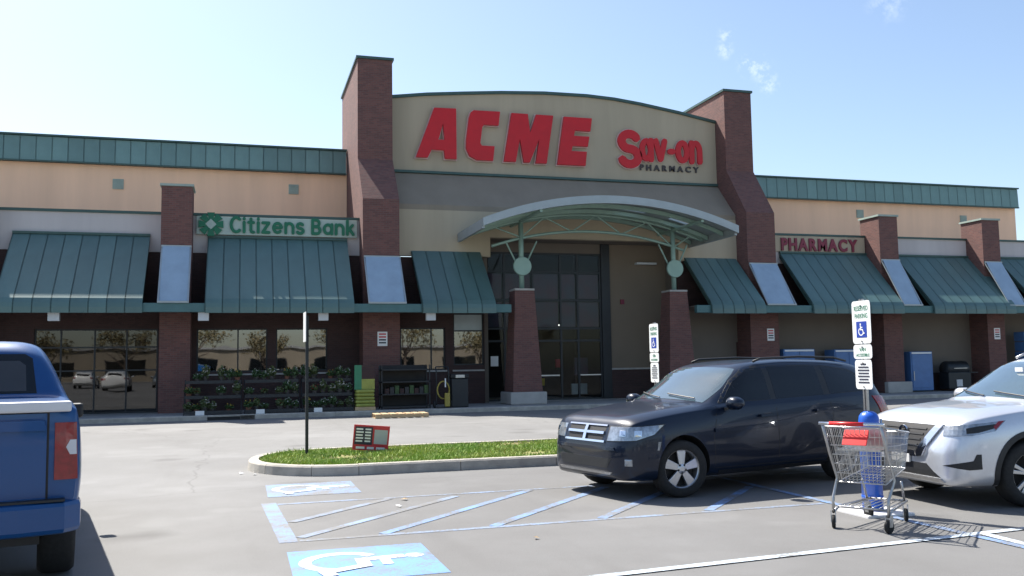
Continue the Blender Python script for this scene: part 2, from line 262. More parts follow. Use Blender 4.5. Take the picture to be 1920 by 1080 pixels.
def stroke_word(text, x0, x1, base, xh, y, m, parent, wt=.22, ext=.05, gap=.20, trim=None):
    """bold plain lettering drawn with round-ended strokes of weight wt (in x-heights); faces -Y"""
    adv = 0; place = []
    for ch in text:
        if ch == ' ': adv += .5; continue
        xs = [p[0] for st in GLY[ch] for p in st]; place.append((ch, adv-min(xs))); adv += max(xs)-min(xs)+wt+gap
    k = (x1-x0)/(adv-gap-wt*0); 
    for ch, a in place:
        def shape(w, e, dy):
            mb = MB()
            for j, st in enumerate(GLY[ch]):
                P = [Vector(((p[0]+a+wt/2)*k, p[1]*xh)) for p in st]; n_ = len(P); closed = (P[0]-P[-1]).length < 1e-6; h = w*xh/2; L_, R_ = [], []
                for i_ in range(n_):
                    p0, p1 = P[max(i_-1, 0)], P[min(i_+1, n_-1)]
                    if closed and i_ in (0, n_-1): p0, p1 = P[-2], P[1]
                    d = (p1-p0).normalized(); nn = Vector((-d.y, d.x))*h; L_.append(P[i_]+nn); R_.append(P[i_]-nn)
                if not closed:
                    d0 = (P[0]-P[1]).normalized(); d1 = (P[-1]-P[-2]).normalized()
                    L_ = [P[0]+d0*h*.8+(L_[0]-P[0])*.55]+L_+[P[-1]+d1*h*.8+(L_[-1]-P[-1])*.55]; R_ = [P[0]+d0*h*.8+(R_[0]-P[0])*.55]+R_+[P[-1]+d1*h*.8+(R_[-1]-P[-1])*.55]
                q = len(L_); yf = -e-.004*j; vs = [(p.x, yf, p.y) for p in L_]+[(p.x, yf, p.y) for p in R_]+[(p.x, dy, p.y) for p in L_]+[(p.x, dy, p.y) for p in R_]
                fs = []
                for i_ in range(q-1): fs += [(i_, i_+1, q+i_+1, q+i_), (i_, 2*q+i_, 2*q+i_+1, i_+1), (q+i_, q+i_+1, 3*q+i_+1, 3*q+i_)]
                if not closed: fs += [(0, q, 3*q, 2*q), (q-1, 3*q-1, 4*q-1, 2*q-1)]
                mb.add(vs, fs)
            return mb
        o = shape(wt, ext, 0).build('letter', m, parent); o.location = (x0, y, base)
        if trim: shape(wt+trim, ext*.25, .0005).build('trim', 'red_trim', o)
def leaves(n, sampler, size, seed, flat=.3):
    rg = np.random.RandomState(seed); P = sampler(rg, n); a = rg.normal(size=(n, 3)); a /= np.linalg.norm(a, axis=1)[:, None]; b = rg.normal(size=(n, 3)); b -= (a*b).sum(1)[:, None]*a; b /= np.linalg.norm(b, axis=1)[:, None]
    s = size*(.6+.8*rg.rand(n))[:, None]; a *= s; b *= s*.5
    V = np.stack([P-a, P-b, P+a, P+b], 1).reshape(-1, 3); me = bpy.data.meshes.new('foliage'); me.from_pydata(V.tolist(), [], np.arange(4*n).reshape(-1, 4).tolist()); return me

# ------------------------------------------------------------------ ground, kerbs, markings
KY = 30.7                                   # kerb of the shop front
g = MB().add([(-250, -250, 0), (250, -250, 0), (250, 250, 0), (-250, 250, 0)], [(0, 1, 2, 3)]).build('parking_lot', 'asphalt'); tag(g, 'grey sunlit asphalt parking lot', None, kind='structure')
sw = bx('sidewalk', 'sidewalk', None, -40, 70, KY+.16, 40, 0, .148); tag(sw, 'shaded concrete sidewalk along the shop front', kind='structure')
for i in range(-13, 24): bx('joint', 'inside_dark', sw, i*3-.006, i*3+.006, KY+.17, 33.1, .1485, .1495)
kb = empty('kerb', (0, KY, 0), label='concrete kerb along the shop front sidewalk', kind='structure')
km = MB().prism([(0, 0), (.16, 0), (.16, .15), (.02, .15), (0, .12)], 'x', .004, 2.996).mesh('kerb_stone')
for i in range(-13, 23):
    if i in (-1,): continue
    o = link('kerb_stone', km, 'kerb', kb); o.location = (i*3, 0, 0)
for a, b in ((-3, -1.0), (.45, 0)): MB().prism([(0, 0), (.16, 0), (.16, .15), (.02, .15), (0, .12)], 'x', a, b-.004).build('kerb_stone', 'kerb', kb)
dr = MB().box(-.996, .446, .03, .16, .0, .10).build('drain_mouth', 'black', kb); MB().box(-.996, .446, .0, .16, .10, .152).build('drain_lintel', 'kerb', kb)
MB().box(-1.0, .45, -.30, -.02, .002, .006).build('drain_apron', 'inside_dark', kb)

def sheet(name, m, pts, z=.003):
    return MB().add([(x, y, z) for x, y in pts], [tuple(range(len(pts)))]).build(name, m, g)
def line(name, m, p, q, w, z=.003):
    p, q = Vector(p), Vector(q); d = (q-p).normalized(); n = Vector((-d.y, d.x))*w/2
    return sheet(name, m, [p-n, q-n, q+n, p+n], z)
def isa(mb, place, w=.085, dz=.0012):
    """wheelchair figure in the unit square, place maps (u right, v up, layer) to 3-D; each stroke is one strip"""
    lay = [0]
    def stroke(pts, w):
        P = [Vector(p) for p in pts]; n = len(P); vs = []; h = lay[0]*dz; lay[0] += 1
        for i in range(n):
            d = (P[min(i+1, n-1)]-P[max(i-1, 0)]).normalized(); k = Vector((-d.y, d.x))*w/2; p = P[i]-(d*w*.2 if i == 0 else 0*d)+(d*w*.2 if i == n-1 else 0*d)
            vs += [place(*(p-k), h), place(*(p+k), h)]
        mb.add(vs, [(2*i, 2*i+2, 2*i+3, 2*i+1) for i in range(n-1)])
    hc = [(.40+.075*math.cos(t*math.pi/8), .90+.075*math.sin(t*math.pi/8)) for t in range(16)]; mb.add([place(*p, 0) for p in hc], [tuple(range(16))])
    stroke([(.44+.27*math.cos(R(t)), .34+.27*math.sin(R(t))) for t in range(122, 345, 12)], w*.95)
    stroke([(.40, .80), (.43, .47)], w*1.15); stroke([(.42, .66), (.63, .66)], w*.8); stroke([(.43, .49), (.64, .49)], w); stroke([(.63, .51), (.77, .19)], w); stroke([(.74, .19), (.87, .22)], w)
for (x0, x1, y0, y1, m) in ((.40, 1.58, 7.10, 8.36, 'blue_paint'), (.34, 1.50, 11.95, 13.20, 'pale_blue_paint')):
    sheet('blue_square', m, [(x0, y0), (x1, y0), (x1, y1), (x0, y1)])
    mb = MB(); isa(mb, lambda u, v, h: (x0+.04+(x1-x0-.08)*v, y1-.04-(y1-y0-.08)*u, .005+h), .10)
    mb.build('wheelchair_symbol', 'white_paint', g)
line('aisle_edge', 'pale_blue_paint', (.44, 8.82), (.33, 11.45), .17)
line('aisle_line', 'faded_blue_paint', (.54, 8.86), (6.25, 8.98), .09); line('aisle_line', 'faded_blue_paint', (.43, 11.30), (6.25, 11.42), .09)
for xa, xb, ya in ((.52, 1.75, 9.95), (.55, 2.55, 9.02), (1.32, 3.55, 8.93), (2.43, 4.55, 8.95), (3.60, 5.70, 8.98), (4.85, 6.24, 9.02)):
    L = (xb-xa); line('hatch_line', 'pale_blue_paint' if xa > 1.3 else 'faded_blue_paint', (xa, ya), (xb, min(11.34, ya+L*1.06)), .11, .005)
line('stall_head_line', 'pale_blue_paint', (6.32, 4.2), (6.38, 13.3), .10, .007)
line('stall_line', 'white_paint', (1.2, 6.42), (9.6, 7.22), .10, .009)
line('stall_line', 'white_paint', (6.46, 6.86), (6.22, 3.2), .10, .011)
line('stall_line', 'faded_blue_paint', (6.5, 11.5), (11.8, 11.55), .10); line('stall_line', 'white_paint', (6.5, 4.5), (11.8, 4.55), .10); line('stall_line', 'white_paint', (.4, 4.3), (6.2, 4.4), .10)
# litter and dry leaves
rg = random.Random(3)
for i, (x, y) in enumerate(((2.62, 8.15), (1.75, 10.55), (1.9, 11.05), (.02, 14.75), (.22, 14.5))):
    s = rg.uniform(.03, .07); a = rg.uniform(0, 3)
    mb = MB().add([(x+s*math.cos(a+t*2.1)*rg.uniform(.7, 1.3), y+s*math.sin(a+t*2.1)*rg.uniform(.7, 1.3), .012+.015*(t % 2)) for t in range(3)]+[(x, y, .03)], [(0, 1, 3), (1, 2, 3), (2, 0, 3)])
    o = mb.build('paper_scrap', 'sign_white' if i in (1, 3, 4) else 'wood'); tag(o, ('brown scrap nearest the camera, below the hatching', 'white scrap between the far hatch lines', 'brown scrap between the far hatch lines', 'white scrap at the tip of the island', 'smaller white scrap at the tip of the island', 'brown scrap beside the near blue square', 'brown scrap in the middle of the hatching', 'brown scrap on the open asphalt left of the island')[i], 'litter', 'litter on the asphalt')

# planted island with its kerb
def island_outline(inset, n=14):
    x0, x1, y0, y1, r = .12+inset, 12.6-inset, 13.85+inset, 17.1-inset, 1.58-inset
    P = []
    for cx, cy, a0 in ((x1-r, y1-r, 0), (x0+r, y1-r, 90), (x0+r, y0+r, 180), (x1-r, y0+r, 270)):
        for i in range(n+1):
            a = R(a0+90*i/n); P.append((cx+r*math.cos(a), cy+r*math.sin(a)))
    return P
I = island_outline(.17); n = len(I)
isl = empty('island_kerb', (6.3, 16.4, 0), label='rounded concrete kerb of the grass island', kind='structure'); isl.location = (0, 0, 0)
RINGS = [(island_outline(0), 0), (island_outline(.015), .13), (island_outline(.04), .155), (I, .155), (island_outline(.17), .05)]
def ring_at(t, j, dz):
    P, z = RINGS[j]; i = int(t) % n; f = t-int(t); a_, b_ = P[i], P[(i+1) % n]; return (a_[0]+(b_[0]-a_[0])*f, a_[1]+(b_[1]-a_[1])*f, z+dz)
cuts = []
for i in range(n):
    a_, b_ = RINGS[0][0][i], RINGS[0][0][(i+1) % n]; d_ = math.hypot(b_[0]-a_[0], b_[1]-a_[1])
    if d_ > 1: cuts += [i+k_/round(d_/1.6) for k_ in range(round(d_/1.6))]
    elif d_ < .01 or i % 5 == 0: cuts.append(i)
cuts = sorted(set(cuts)); rk = random.Random(4)
for a_, b_ in zip(cuts, cuts[1:]+[n]):
    if b_-a_ < 1e-6: continue
    m_ = max(1, int(round(b_-a_))); L0 = math.dist(ring_at(a_, 0, 0), ring_at(b_-1e-6, 0, 0)); 
    if L0 < .02: continue
    e = (b_-a_)*min(.2, .005/L0); dz = rk.uniform(-.004, .003); ts = [a_+e+(b_-a_-2*e)*k_/m_ for k_ in range(m_+1)]; mb = MB()
    mb.add([ring_at(t_, j, dz if j else 0) for t_ in ts for j in range(5)], [(k_*5+j, (k_+1)*5+j, (k_+1)*5+j+1, k_*5+j+1) for k_ in range(m_) for j in range(4)]+[(0, 1, 2, 3, 4), tuple(m_*5+j for j in (4, 3, 2, 1, 0))])
    mb.build('kerb_stone', 'kerb', isl)
so_ = MB().add([(x, y, .12) for x, y in I], [tuple(range(n))]).build('island_soil', 'soil'); tag(so_, 'soil of the grass island', kind='structure')
def inside_island(x, y, ins=.19):
    x0, x1, y0, y1, r = .12+ins, 12.6-ins, 13.85+ins, 17.1-ins, 1.58-ins
    cx = np.clip(x, x0+r, x1-r); cy = np.clip(y, y0+r, y1-r); return (x-cx)**2+(y-cy)**2 < r*r
rgn = np.random.RandomState(5); N = 90000
X = rgn.uniform(.1, 12.6, N); Y = rgn.uniform(13.9, 17.1, N); k = inside_island(X, Y); X, Y = X[k], Y[k]
clump = (np.sin(X*2.3+1.1*np.sin(Y*1.7))+np.sin(Y*3.1+X*.7)+np.sin(X*5.1-Y*4.3)*.6)/2.6
keep = rgn.rand(len(X)) < .70+.75*clump; X, Y, clump = X[keep], Y[keep], clump[keep]; N = len(X)
Hh = (.03+.035*rgn.rand(N)+.06*np.clip(clump, 0, 1)*rgn.rand(N)**2); A = rgn.rand(N)*6.28; B = rgn.rand(N)*6.28; W = .010+.008*rgn.rand(N); Ln = Hh*(.2+.9*rgn.rand(N))
V = np.zeros((N, 3, 3)); V[:, 0] = np.c_[X-np.cos(A)*W, Y-np.sin(A)*W, np.full(N, .118)]; V[:, 1] = np.c_[X+np.cos(A)*W, Y+np.sin(A)*W, np.full(N, .118)]; V[:, 2] = np.c_[X+np.cos(B)*Ln, Y+np.sin(B)*Ln, .12+Hh]
me = bpy.data.meshes.new('grass'); me.from_pydata(V.reshape(-1, 3).tolist(), [], np.arange(3*N).reshape(-1, 3).tolist())
mg = bpy.data.materials.new('grass_blade'); mg.use_nodes = True; b = mg.node_tree.nodes['Principled BSDF']; t = nd(mg, 'ShaderNodeTexCoord').outputs['Object']
c = mixc(mg, ramp(mg, noise(mg, t, .9, 4), .35, .65), (.20, .35, .045), (.31, .40, .08)); c = mixc(mg, ramp(mg, noise(mg, t, 6, 3), .45, .75, 0, .6), c, (.40, .38, .15)); lk(mg, c, b.inputs['Base Color']); b.inputs['Roughness'].default_value = .7
b.inputs['Subsurface Weight'].default_value = 0; MAT['grass_blade'] = mg
gr = link('grass', me, 'grass_blade'); tag(gr, 'short bright green grass on the kerbed island', kind='stuff')

# ------------------------------------------------------------------ the supermarket
B = empty('supermarket_building', (13, 34.2, 0), label='long brick and stucco supermarket with green metal awnings and two brick towers', cat='building')
Bi = B.matrix_world.inverted(); B.location = (0, 0, 0)
YU, YL, YG = 38.40, 34.15, 34.32           # upper stucco, lower stucco, storefront glass
YE = 35.3; XL, XR, XE = -16., 39.3, 54.
# upper walls
bx('upper_wall', 'peach', B, XL, 4.215, YU, 46, 6.8, 9.66); bx('upper_wall', 'peach', B, 21.345, XR, YU, 46, 6.7, 9.44)
bx('lower_wall', 'lavender', B, XL, 4.25, YL, YL+.18, 5.75, 7.08); bx('lower_wall', 'lavender', B, 21.3, XE, YL, YL+.18, 5.75, 6.98)
bx('string_course', 'green_trim', B, XL, 4.24, YL-.07, YL+.30, 7.08, 7.17); bx('string_course', 'green_trim', B, 21.3, XE, YL-.07, YL+.30, 6.98, 7.06)
bx('end_wall', 'lavender', B, XE-.3, XE, YL+.181, 46, .149, 6.97); bx('low_roof', 'roof_grey', B, XL, 4.21, YL+.19, YU-.001, 6.6, 6.75); bx('low_roof', 'roof_grey', B, 21.35, XE-.301, YL+.19, YU-.001, 6.5, 6.65); bx('low_roof', 'roof_grey', B, XR+.01, XE-.301, YU, 46, 6.5, 6.65)
bx('roof_deck', 'roof_grey', B, XL, 4.21, YU+.3, 46, 9.67, 9.75); bx('roof_deck', 'roof_grey', B, 21.35, XR, YU+.3, 46, 9.45, 9.53)
# standing seam parapet, one panel at a time
def seam_panel(w, prof, rib=.035):
    """a metal panel with a standing rib on its left edge; prof = (y, z) polyline"""
    mb = MB(); n = len(prof); nn = []
    for i in range(n):
        d = Vector(prof[min(i+1, n-1)])-Vector(prof[max(i-1, 0)]); d.normalize(); nn.append(Vector((-d.y, d.x)))
    for x0, x1, h in ((.0, w-.006, .012), (.0, .035, rib)):
        vs = []
        for x in (x0, x1): vs += [(x, p[0]+q.x*h, p[1]+q.y*h) for p, q in zip(prof, nn)]+[(x, p[0]-q.x*.006, p[1]-q.y*.006) for p, q in zip(prof, nn)]
        fs = [(i, i+1, 2*n+i+1, 2*n+i) for i in range(n-1)]+[(n+i, 3*n+i, 3*n+i+1, n+i+1) for i in range(n-1)]+[(0, 2*n, 3*n, n), (n-1, 2*n-1, 4*n-1, 3*n-1)]
        fs += [(i, n+i, n+i+1, i+1) for i in range(n-1)]+[(2*n+i, 2*n+i+1, 3*n+i+1, 3*n+i) for i in range(n-1)]
        mb.add(vs, fs)
    return mb
def parapet(x0, x1, z0, z1, num):
    p = bx('parapet', 'green_trim', B, x0, x1, YU-.20, YU+.25, z0-.03, z1+.02); w = (x1-x0)/num
    bx('coping', 'green_trim', p, x0-.03, x1+.03, YU-.32, YU+.30, z1+.021, z1+.09)
    bx('drip_edge', 'green_trim', p, x0, x1, YU-.30, YU-.201, z0-.06, z0-.005)
    me = seam_panel(w, [(YU-.265, z0), (YU-.23, z1)][::-1]).mesh('parapet_panel')
    for i in range(num): o = link('parapet_panel', me, 'parapet', p); o.location = (x0+i*w, 0, 0)
parapet(XL, 4.17, 9.70, 10.62, 36); parapet(21.40, XR, 9.46, 10.40, 32)
for x, z in ((-4.68, 8.92), (2.04, 8.98), (29.6, 8.84), (35.9, 8.75)):
    v = bx('wall_vent', 'vent', B, x-.2, x+.2, YU-.05, YU+.02, z-.2, z+.2, bevel=.01)
    for k in range(5): bx('louvre', 'vent', v, x-.17, x+.17, YU-.075, YU-.052, z-.15+k*.07, z-.125+k*.07)
# beam / gutter along the walkway
def beam(x0, x1): bx('gutter_beam', 'gutter', B, x0, x1, 31.90, 32.12, 3.50, 3.80, bevel=.015); bx('soffit', 'tan_shaded', B, x0, x1, 32.121, YL+.1, 3.74, 3.79)
beam(XL, 9.45); beam(16.95, XE)
# lower shop walls
bx('brick_wall', 'brick_shaded', B, XL, 9.0, YL+.02, YL+.16, 3.80, 5.745); bx('brick_wall', 'brick_shaded', B, 17.3, XE, YL+.02, YL+.16, 3.80, 5.745)
def wall_with_openings(m, x0, x1, y, z0, z1, holes, name='shop_wall'):
    """wall strips around rectangular openings (x0, x1, z0, z1) sorted by x"""
    x = x0
    for a, b, c, d in holes:
        if a > x: bx(name, m, B, x, a, y, y+.25, z0, z1)
        if c > z0: bx(name, m, B, a, b, y, y+.25, z0, c)
        if d < z1: bx(name, m, B, a, b, y, y+.25, d, z1)
        x = b
    if x < x1: bx(name, m, B, x, x1, y, y+.25, z0, z1)
wl = [(-12.5, -8.2, .15, 3.0), (-6.7, -2.78, .15, 3.05), (-1.50, .92, 1.50, 3.05), (1.22, 3.05, 1.50, 3.05), (5.75, 7.48, 1.45, 3.05), (7.80, 9.0, 1.62, 3.60)]
wall_with_openings('brick_shaded', XL, 9.02, YG-.12, .149, 3.745, wl)
wr_ = [(19.95, 20.7, .15, 2.4), (32.2, 33.3, .15, 2.45)]
wall_with_openings('tan_shaded', 17.3, XE, YG-.12, .149, 3.745, wr_)
bx('brick_plinth', 'brick_shaded', B, 21.4, 32.15, YG-.17, YG-.122, .149, .95)
for a, b, c, d in wr_:
    dd = bx('steel_door', 'frame_dark', B, a+.04, b-.04, YG, YG+.05, .16, d-.05); bx('door_handle', 'galv', dd, a+.12, a+.16, YG-.05, YG-.001, 1.0, 1.2); bx('door_sign', 'sign_grey', dd, a+.25, b-.25, YG-.012, YG-.001, 1.55, 1.75)
# interior behind the glazing
bx('shop_interior_back', 'inside_dark', B, XL, 19, 43, 43.1, .1, 5.6); bx('shop_interior_ceiling', 'inside_dark', B, XL, 9.2, 35.9, 43, 5.61, 5.7); bx('shop_interior_floor', 'concrete', B, XL, 19, YG+.2, 43, .149, .155)
for i in range(7): bx('ceiling_light', 'tube_light', B, -9+i*3.6, -8.0+i*3.6, 37.2, 37.35, 3.25, 3.30); 
for i in range(6): bx('shop_shelf', 'interior', B, -10.5+i*3.1, -8.6+i*3.1, 38.5, 39.2, .16, 1.7)
def glazed(x0, x1, z0, z1, cols, rows, glass, y=YG, fw=.05, name='window', mats=None):
    """frame with mullions; each pane its own piece. cols/rows are inner mullion positions"""
    cx = [x0]+list(cols)+[x1]; cz = [z0]+list(rows)+[z1]; mb = MB()
    for x in cx: mb.box(max(x0, x-fw/2 if x not in (x0, x1) else (x if x == x0 else x-fw)), min(x1, x+fw/2 if x not in (x0, x1) else (x+fw if x == x0 else x)), y-.03, y+.05, z0, z1)
    for z in cz: mb.box(x0+.001, x1-.001, y-.027, y+.047, max(z0, z-fw/2 if z not in (z0, z1) else (z if z == z0 else z-fw)), min(z1, z+fw/2 if z not in (z0, z1) else (z+fw if z == z0 else z)))
    w = mb.build(name, 'frame_dark', B)
    for i in range(len(cx)-1):
        for j in range(len(cz)-1):
            m = (mats or {}).get((i, j), glass)
            bx('pane', m, w, cx[i]+fw*.4, cx[i+1]-fw*.4, y+.004, y+.014, cz[j]+fw*.4, cz[j+1]-fw*.4)
    return w
glazed(-12.5, -8.2, .15, 3.0, (-11.1, -9.6), (2.4,), 'glass_mirror', name='shop_window')
glazed(-6.7, -2.78, .15, 3.05, (-5.88, -4.82, -3.80), (1.62, 2.42), 'glass_door', name='glass_doors')
glazed(-1.50, .92, 1.50, 3.05, (-.10,), (), 'glass_mirror', name='shop_window'); glazed(1.22, 3.05, 1.50, 3.05, (2.3,), (), 'glass_mirror', name='shop_window')
glazed(5.75, 7.48, 1.45, 3.05, (6.95,), (), 'glass_mirror', name='shop_window'); glazed(7.80, 9.0, 1.62, 3.60, (), (2.93,), 'glass_mirror', name='shop_window', mats={(0, 1): 'film_pale'})
for a, b in ((-1.55, .97), (1.17, 3.1), (5.7, 7.53), (7.75, 9.0)): bx('window_sill', 'concrete', B, a, b, YG-.17, YG-.03, 1.38, 1.44)
bx('display_board', 'freezer_blue', B, -1.42, -.12, YG+.06, YG+.09, 1.52, 2.62)
bx('display_board', 'film_pale', B, .05, .85, YG+.12, YG+.14, 1.7, 2.98); bx('display_board', 'film_pale', B, 8.05, 8.8, YG+.12, YG+.14, 1.7, 2.55)
bx('vestibule_back', 'inside_dark', B, 9.25, 14.7, 39.5, 39.6, .155, 6.7); bx('vestibule_ceiling', 'inside_dark', B, 9.25, 14.7, YG+1.2, 39.49, 6.702, 6.75)
bx('vestibule_side', 'inside_dark', B, 14.73, 14.8, YE+.21, 39.6, .155, 6.7); bx('vestibule_side', 'inside_dark', B, 9.1, 9.2, 36.01, 39.6, .155, 6.7)
# awnings of standing-seam metal
def awning(x0, x1, num, ztop):
    prof = [(31.80, 3.47), (31.80, 3.66), (31.83, 3.80), (31.92, 3.95), (YL-.04, ztop)][::-1]
    L = (x1-x0); mb = MB()
    for x in (x0+.012, x1-.024):        # end frames, open between
        mb.prism([(31.86, 3.55), (31.86, 3.72), (32.0, 3.92), (YL-.02, ztop-.08), (YL-.02, ztop-.22), (32.2, 3.95), (32.0, 3.72)], 'x', x, x+.012)
    mb.box(x0, x1, YL-.12, YL-.002, ztop-.03, ztop+.05)
    a = mb.build('awning', 'green_trim', B); w = L/num; me = seam_panel(w, prof, .05).mesh('awning_panel')
    for i in range(num): o = link('awning_panel', me, 'awning', a); o.location = (x0+i*w, 0, 0)
    return a
for a in ((-14.2, -9.6, 8, 6.32), (-7.42, -3.08, 8, 6.32), (-1.16, 3.76, 9, 6.32), (6.14, 8.85, 5, 6.06), (17.55, 19.95, 5, 6.0), (22.12, 26.5, 8, 6.22), (28.0, 32.3, 8, 6.2), (33.6, 37.9, 8, 6.2), (39.2, 43.5, 8, 6.2)): awning(*a)
# brick piers with a cap, and a glazed lean-to in front of each
def pier(x0, x1, ztop, yf=33.15):
    p = bx('brick_pier', 'brick', B, x0, x1, yf, YL+.25, .149, ztop); bx('pier_cap', 'vent', p, x0-.05, x1+.05, yf-.05, YL+.30, ztop+.001, ztop+.08)
    return p
def lean_to(x0, x1, zt, yf=33.15):
    f = MB(); t = .05
    for a, b in ((x0, x0+t), (x1-t, x1)): f.prism([(31.86, 3.80), (yf-.002, zt-.06), (yf-.002, zt), (31.86, 3.86)], 'x', a, b)
    f.box(x0+.001, x1-.001, yf-.06, yf-.003, zt-.05, zt+.02); f.box(x0+.001, x1-.001, 31.84, 31.92, 3.801, 3.865)
    l = f.build('lean_to_frame', 'canopy_roof', B); xm = (x0+x1)/2
    MB().prism([(31.90, 3.825), (yf-.06, zt-.035), (yf-.06, zt-.02), (31.90, 3.84)], 'x', x0+t+.002, x1-t-.002).build('lean_to_pane', 'skylight', l)
for x0, x1 in ((-9.3, -8.3), (-2.66, -1.66)): pier(x0, x1, 7.93); lean_to(x0+.02, x1-.0, 5.85)
for x0, x1 in ((26.5, 27.45), (32.0, 32.95), (37.95, 38.9)): pier(x0, x1, 7.78); lean_to(x0+.02, x1+.02, 5.88)
# towers, each one stepped forward lower down
def tower(x0, x1, ztop, zk, zl):
    P = [(33.15, .149), (33.15, zl), (34.62, zk), (34.62, ztop), (40.2, ztop), (40.2, .149)]
    t = MB().prism(P, 'x', x0, x1).build('brick_tower', 'brick', B)
    bx('tower_coping', 'green_trim', t, x0-.06, x1+.06, 34.56, 40.26, ztop+.001, ztop+.10)
    lean_to(x0+.03, x1+.03, 5.62)
tower(4.22, 5.56, 13.48, 9.55, 7.75); tower(20.02, 21.34, 13.30, 9.80, 7.75)
# centre block: arched sign wall, sloping apron, lower wall with the entrance opening
YS, YC = 35.45, 34.0
top = [(5.57, 12.22), (7.07, 12.43), (8.6, 12.58), (10.19, 12.72), (12.05, 12.83), (13.95, 12.85), (15.2, 12.79), (16.4, 12.66), (18.2, 12.40), (20.01, 12.08)]
MB().prism([(5.57, 9.36)]+top+[(20.01, 9.36)], 'y', YS, YS+.6).build('sign_wall', 'tan', B)
cp = MB()
for i in range(len(top)-1):
    (a, b), (c, d) = top[i], top[i+1]; cp.add([(a, y, b+h) for y in (YS-.09, YS+.69) for h in (.002, .12)]+[(c, y, d+h) for y in (YS-.09, YS+.69) for h in (.002, .12)], [(0, 1, 5, 4), (2, 6, 7, 3), (1, 3, 7, 5), (0, 4, 6, 2)])
cp.build('sign_wall_coping', 'green_trim', B)
bx('sign_ledge', 'green_trim', B, 5.57, 20.01, YS-.10, YS+.3, 9.26, 9.355)
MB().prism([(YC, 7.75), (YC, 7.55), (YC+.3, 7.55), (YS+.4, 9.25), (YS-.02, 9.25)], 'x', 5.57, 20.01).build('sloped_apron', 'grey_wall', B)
bx('centre_wall', 'tan', B, 5.57, 9.25, YC, YC+.3, 5.78, 7.549); bx('centre_wall', 'tan', B, 9.251, 17.3, YC, YC+.3, 6.55, 7.548); bx('centre_wall', 'tan', B, 17.301, 20.01, YC, YC+.3, 5.78, 7.549)
bx('centre_roof', 'roof_grey', B, 5.57, 20.01, YS+.61, 46, 9.3, 9.36)
# recessed entrance
bx('recess_side', 'tan_shaded', B, 9.02, 9.24, YG+.13, 36, .149, 6.549); bx('recess_side', 'tan_shaded', B, 17.31, 17.55, YG+.13, 36, .149, 6.549)
bx('recess_soffit', 'tan_shaded', B, 9.241, 17.309, YC+.3, 36.2, 6.551, 6.7)
bx('recess_wall', 'recess_tan', B, 14.72, 17.309, YE, YE+.2, 1.40, 6.55); bx('recess_brick', 'brick_shaded', B, 14.72, 17.309, YE-.06, YE+.2, .149, 1.33); bx('recess_ledge', 'concrete', B, 14.72, 17.309, YE-.10, YE+.1, 1.331, 1.399)
bx('entrance_jamb', 'frame_dark', B, 14.34, 14.719, YE-.10, YE+.2, .149, 6.55); bx('entrance_header', 'tan_shaded', B, 9.241, 14.339, YE, YE+.2, 6.15, 6.55)
glazed(9.241, 14.339, .149, 6.149, (10.15, 11.35, 12.55, 13.3), (2.55, 3.05, 4.2, 5.35), 'glass_clear', YE, .08, 'entrance_glazing')
for i, (a, b) in enumerate(((9.3, 10.1), (10.2, 11.3), (11.4, 12.5), (12.6, 13.25), (13.35, 14.28))):
    for c, d in ((3.1, 4.15), (4.25, 5.3)): bx('window_poster', 'poster_plum', B, a+.03, b-.03, YE+.08, YE+.09, c+.02, d-.02)
for x_, z_, w_, h_, m_ in ((11.6, 1.5, .35, .5, 'film_pale'), (12.0, .95, .25, .3, 'flower_yellow'), (13.6, 1.35, .6, .75, 'poster_plum'), (13.45, .55, .7, .45, 'film_pale'), (10.6, 1.2, .3, .6, 'film_pale'), (12.75, 1.7, .3, .35, 'flower_red')): bx('lobby_display', m_, B, x_, x_+w_, 36.6, 36.7, .16+z_-.4, .16+z_-.4+h_)
bx('door_rail', 'galv', B, 11.5, 12.45, YE-.05, YE-.031, 1.12, 1.17); bx('door_rail', 'galv', B, 13.35, 14.25, YE-.05, YE-.031, 1.12, 1.17)
bx('paper_notice', 'sign_white', B, 9.55, 9.86, YE-.035, YE-.03, 1.55, 1.95); bx('wall_alarm', 'maroon', B, 15.2, 15.36, YE-.07, YE-.001, 4.05, 4.25); bx('wall_lamp', 'light_box', B, 15.9, 16.8, YE-.25, YE-.001, 5.72, 5.80)
for x in (-5.73, -1.2, 2.72, 6.49): bx('hanging_lantern', 'light_box', B, x-.17, x+.17, 32.0, 32.18, 3.22, 3.499, bevel=.01)

# ------------------------------------------------------------------ arched entrance canopy
K = empty('entrance_canopy', (13.15, 32.7, .15), label='arched green steel canopy on two brick columns over the entrance', cat='canopy'); K.location = (0, 0, 0)
CX, CR = 12.90, None
def arc_pts(half, z_end, z_top, n):
    s = z_top-z_end; r = (half*half+s*s)/(2*s); a = math.asin(half/r); zc = z_top-r
    return [(CX+r*math.sin(t), zc+r*math.cos(t)) for t in [(-a+2*a*i/n) for i in range(n+1)]]
FY = 30.1
up_, lo_ = arc_pts(4.95, 6.66, 7.61, 40), arc_pts(4.94, 6.38, 7.33, 40)
rim = MB().prism(lo_+up_[::-1], 'y', FY, FY+.16).build('front_fascia', 'canopy_roof', K)
t1, t0 = arc_pts(4.93, 6.63, 7.58, 40), arc_pts(4.92, 6.56, 7.51, 40)
for i in range(10):                      # roof laid in panels, with two open slots on the right
    q = slice(i*4, i*4+5)
    for ya, yb in ((FY+.161, FY+1.40), (FY+1.402, FY+1.95), (FY+1.952, YC-.001)):
        if abs(ya-FY-1.402) < .001 and i in (6, 8): continue
        MB().prism(t0[q]+t1[q][::-1], 'y', ya, yb).build('roof_panel', 'canopy_roof', K)
MB().prism(t0[22:24]+t1[22:24][::-1], 'y', FY+1.41, FY+1.94).build('slot_trim', 'canopy_steel', K)
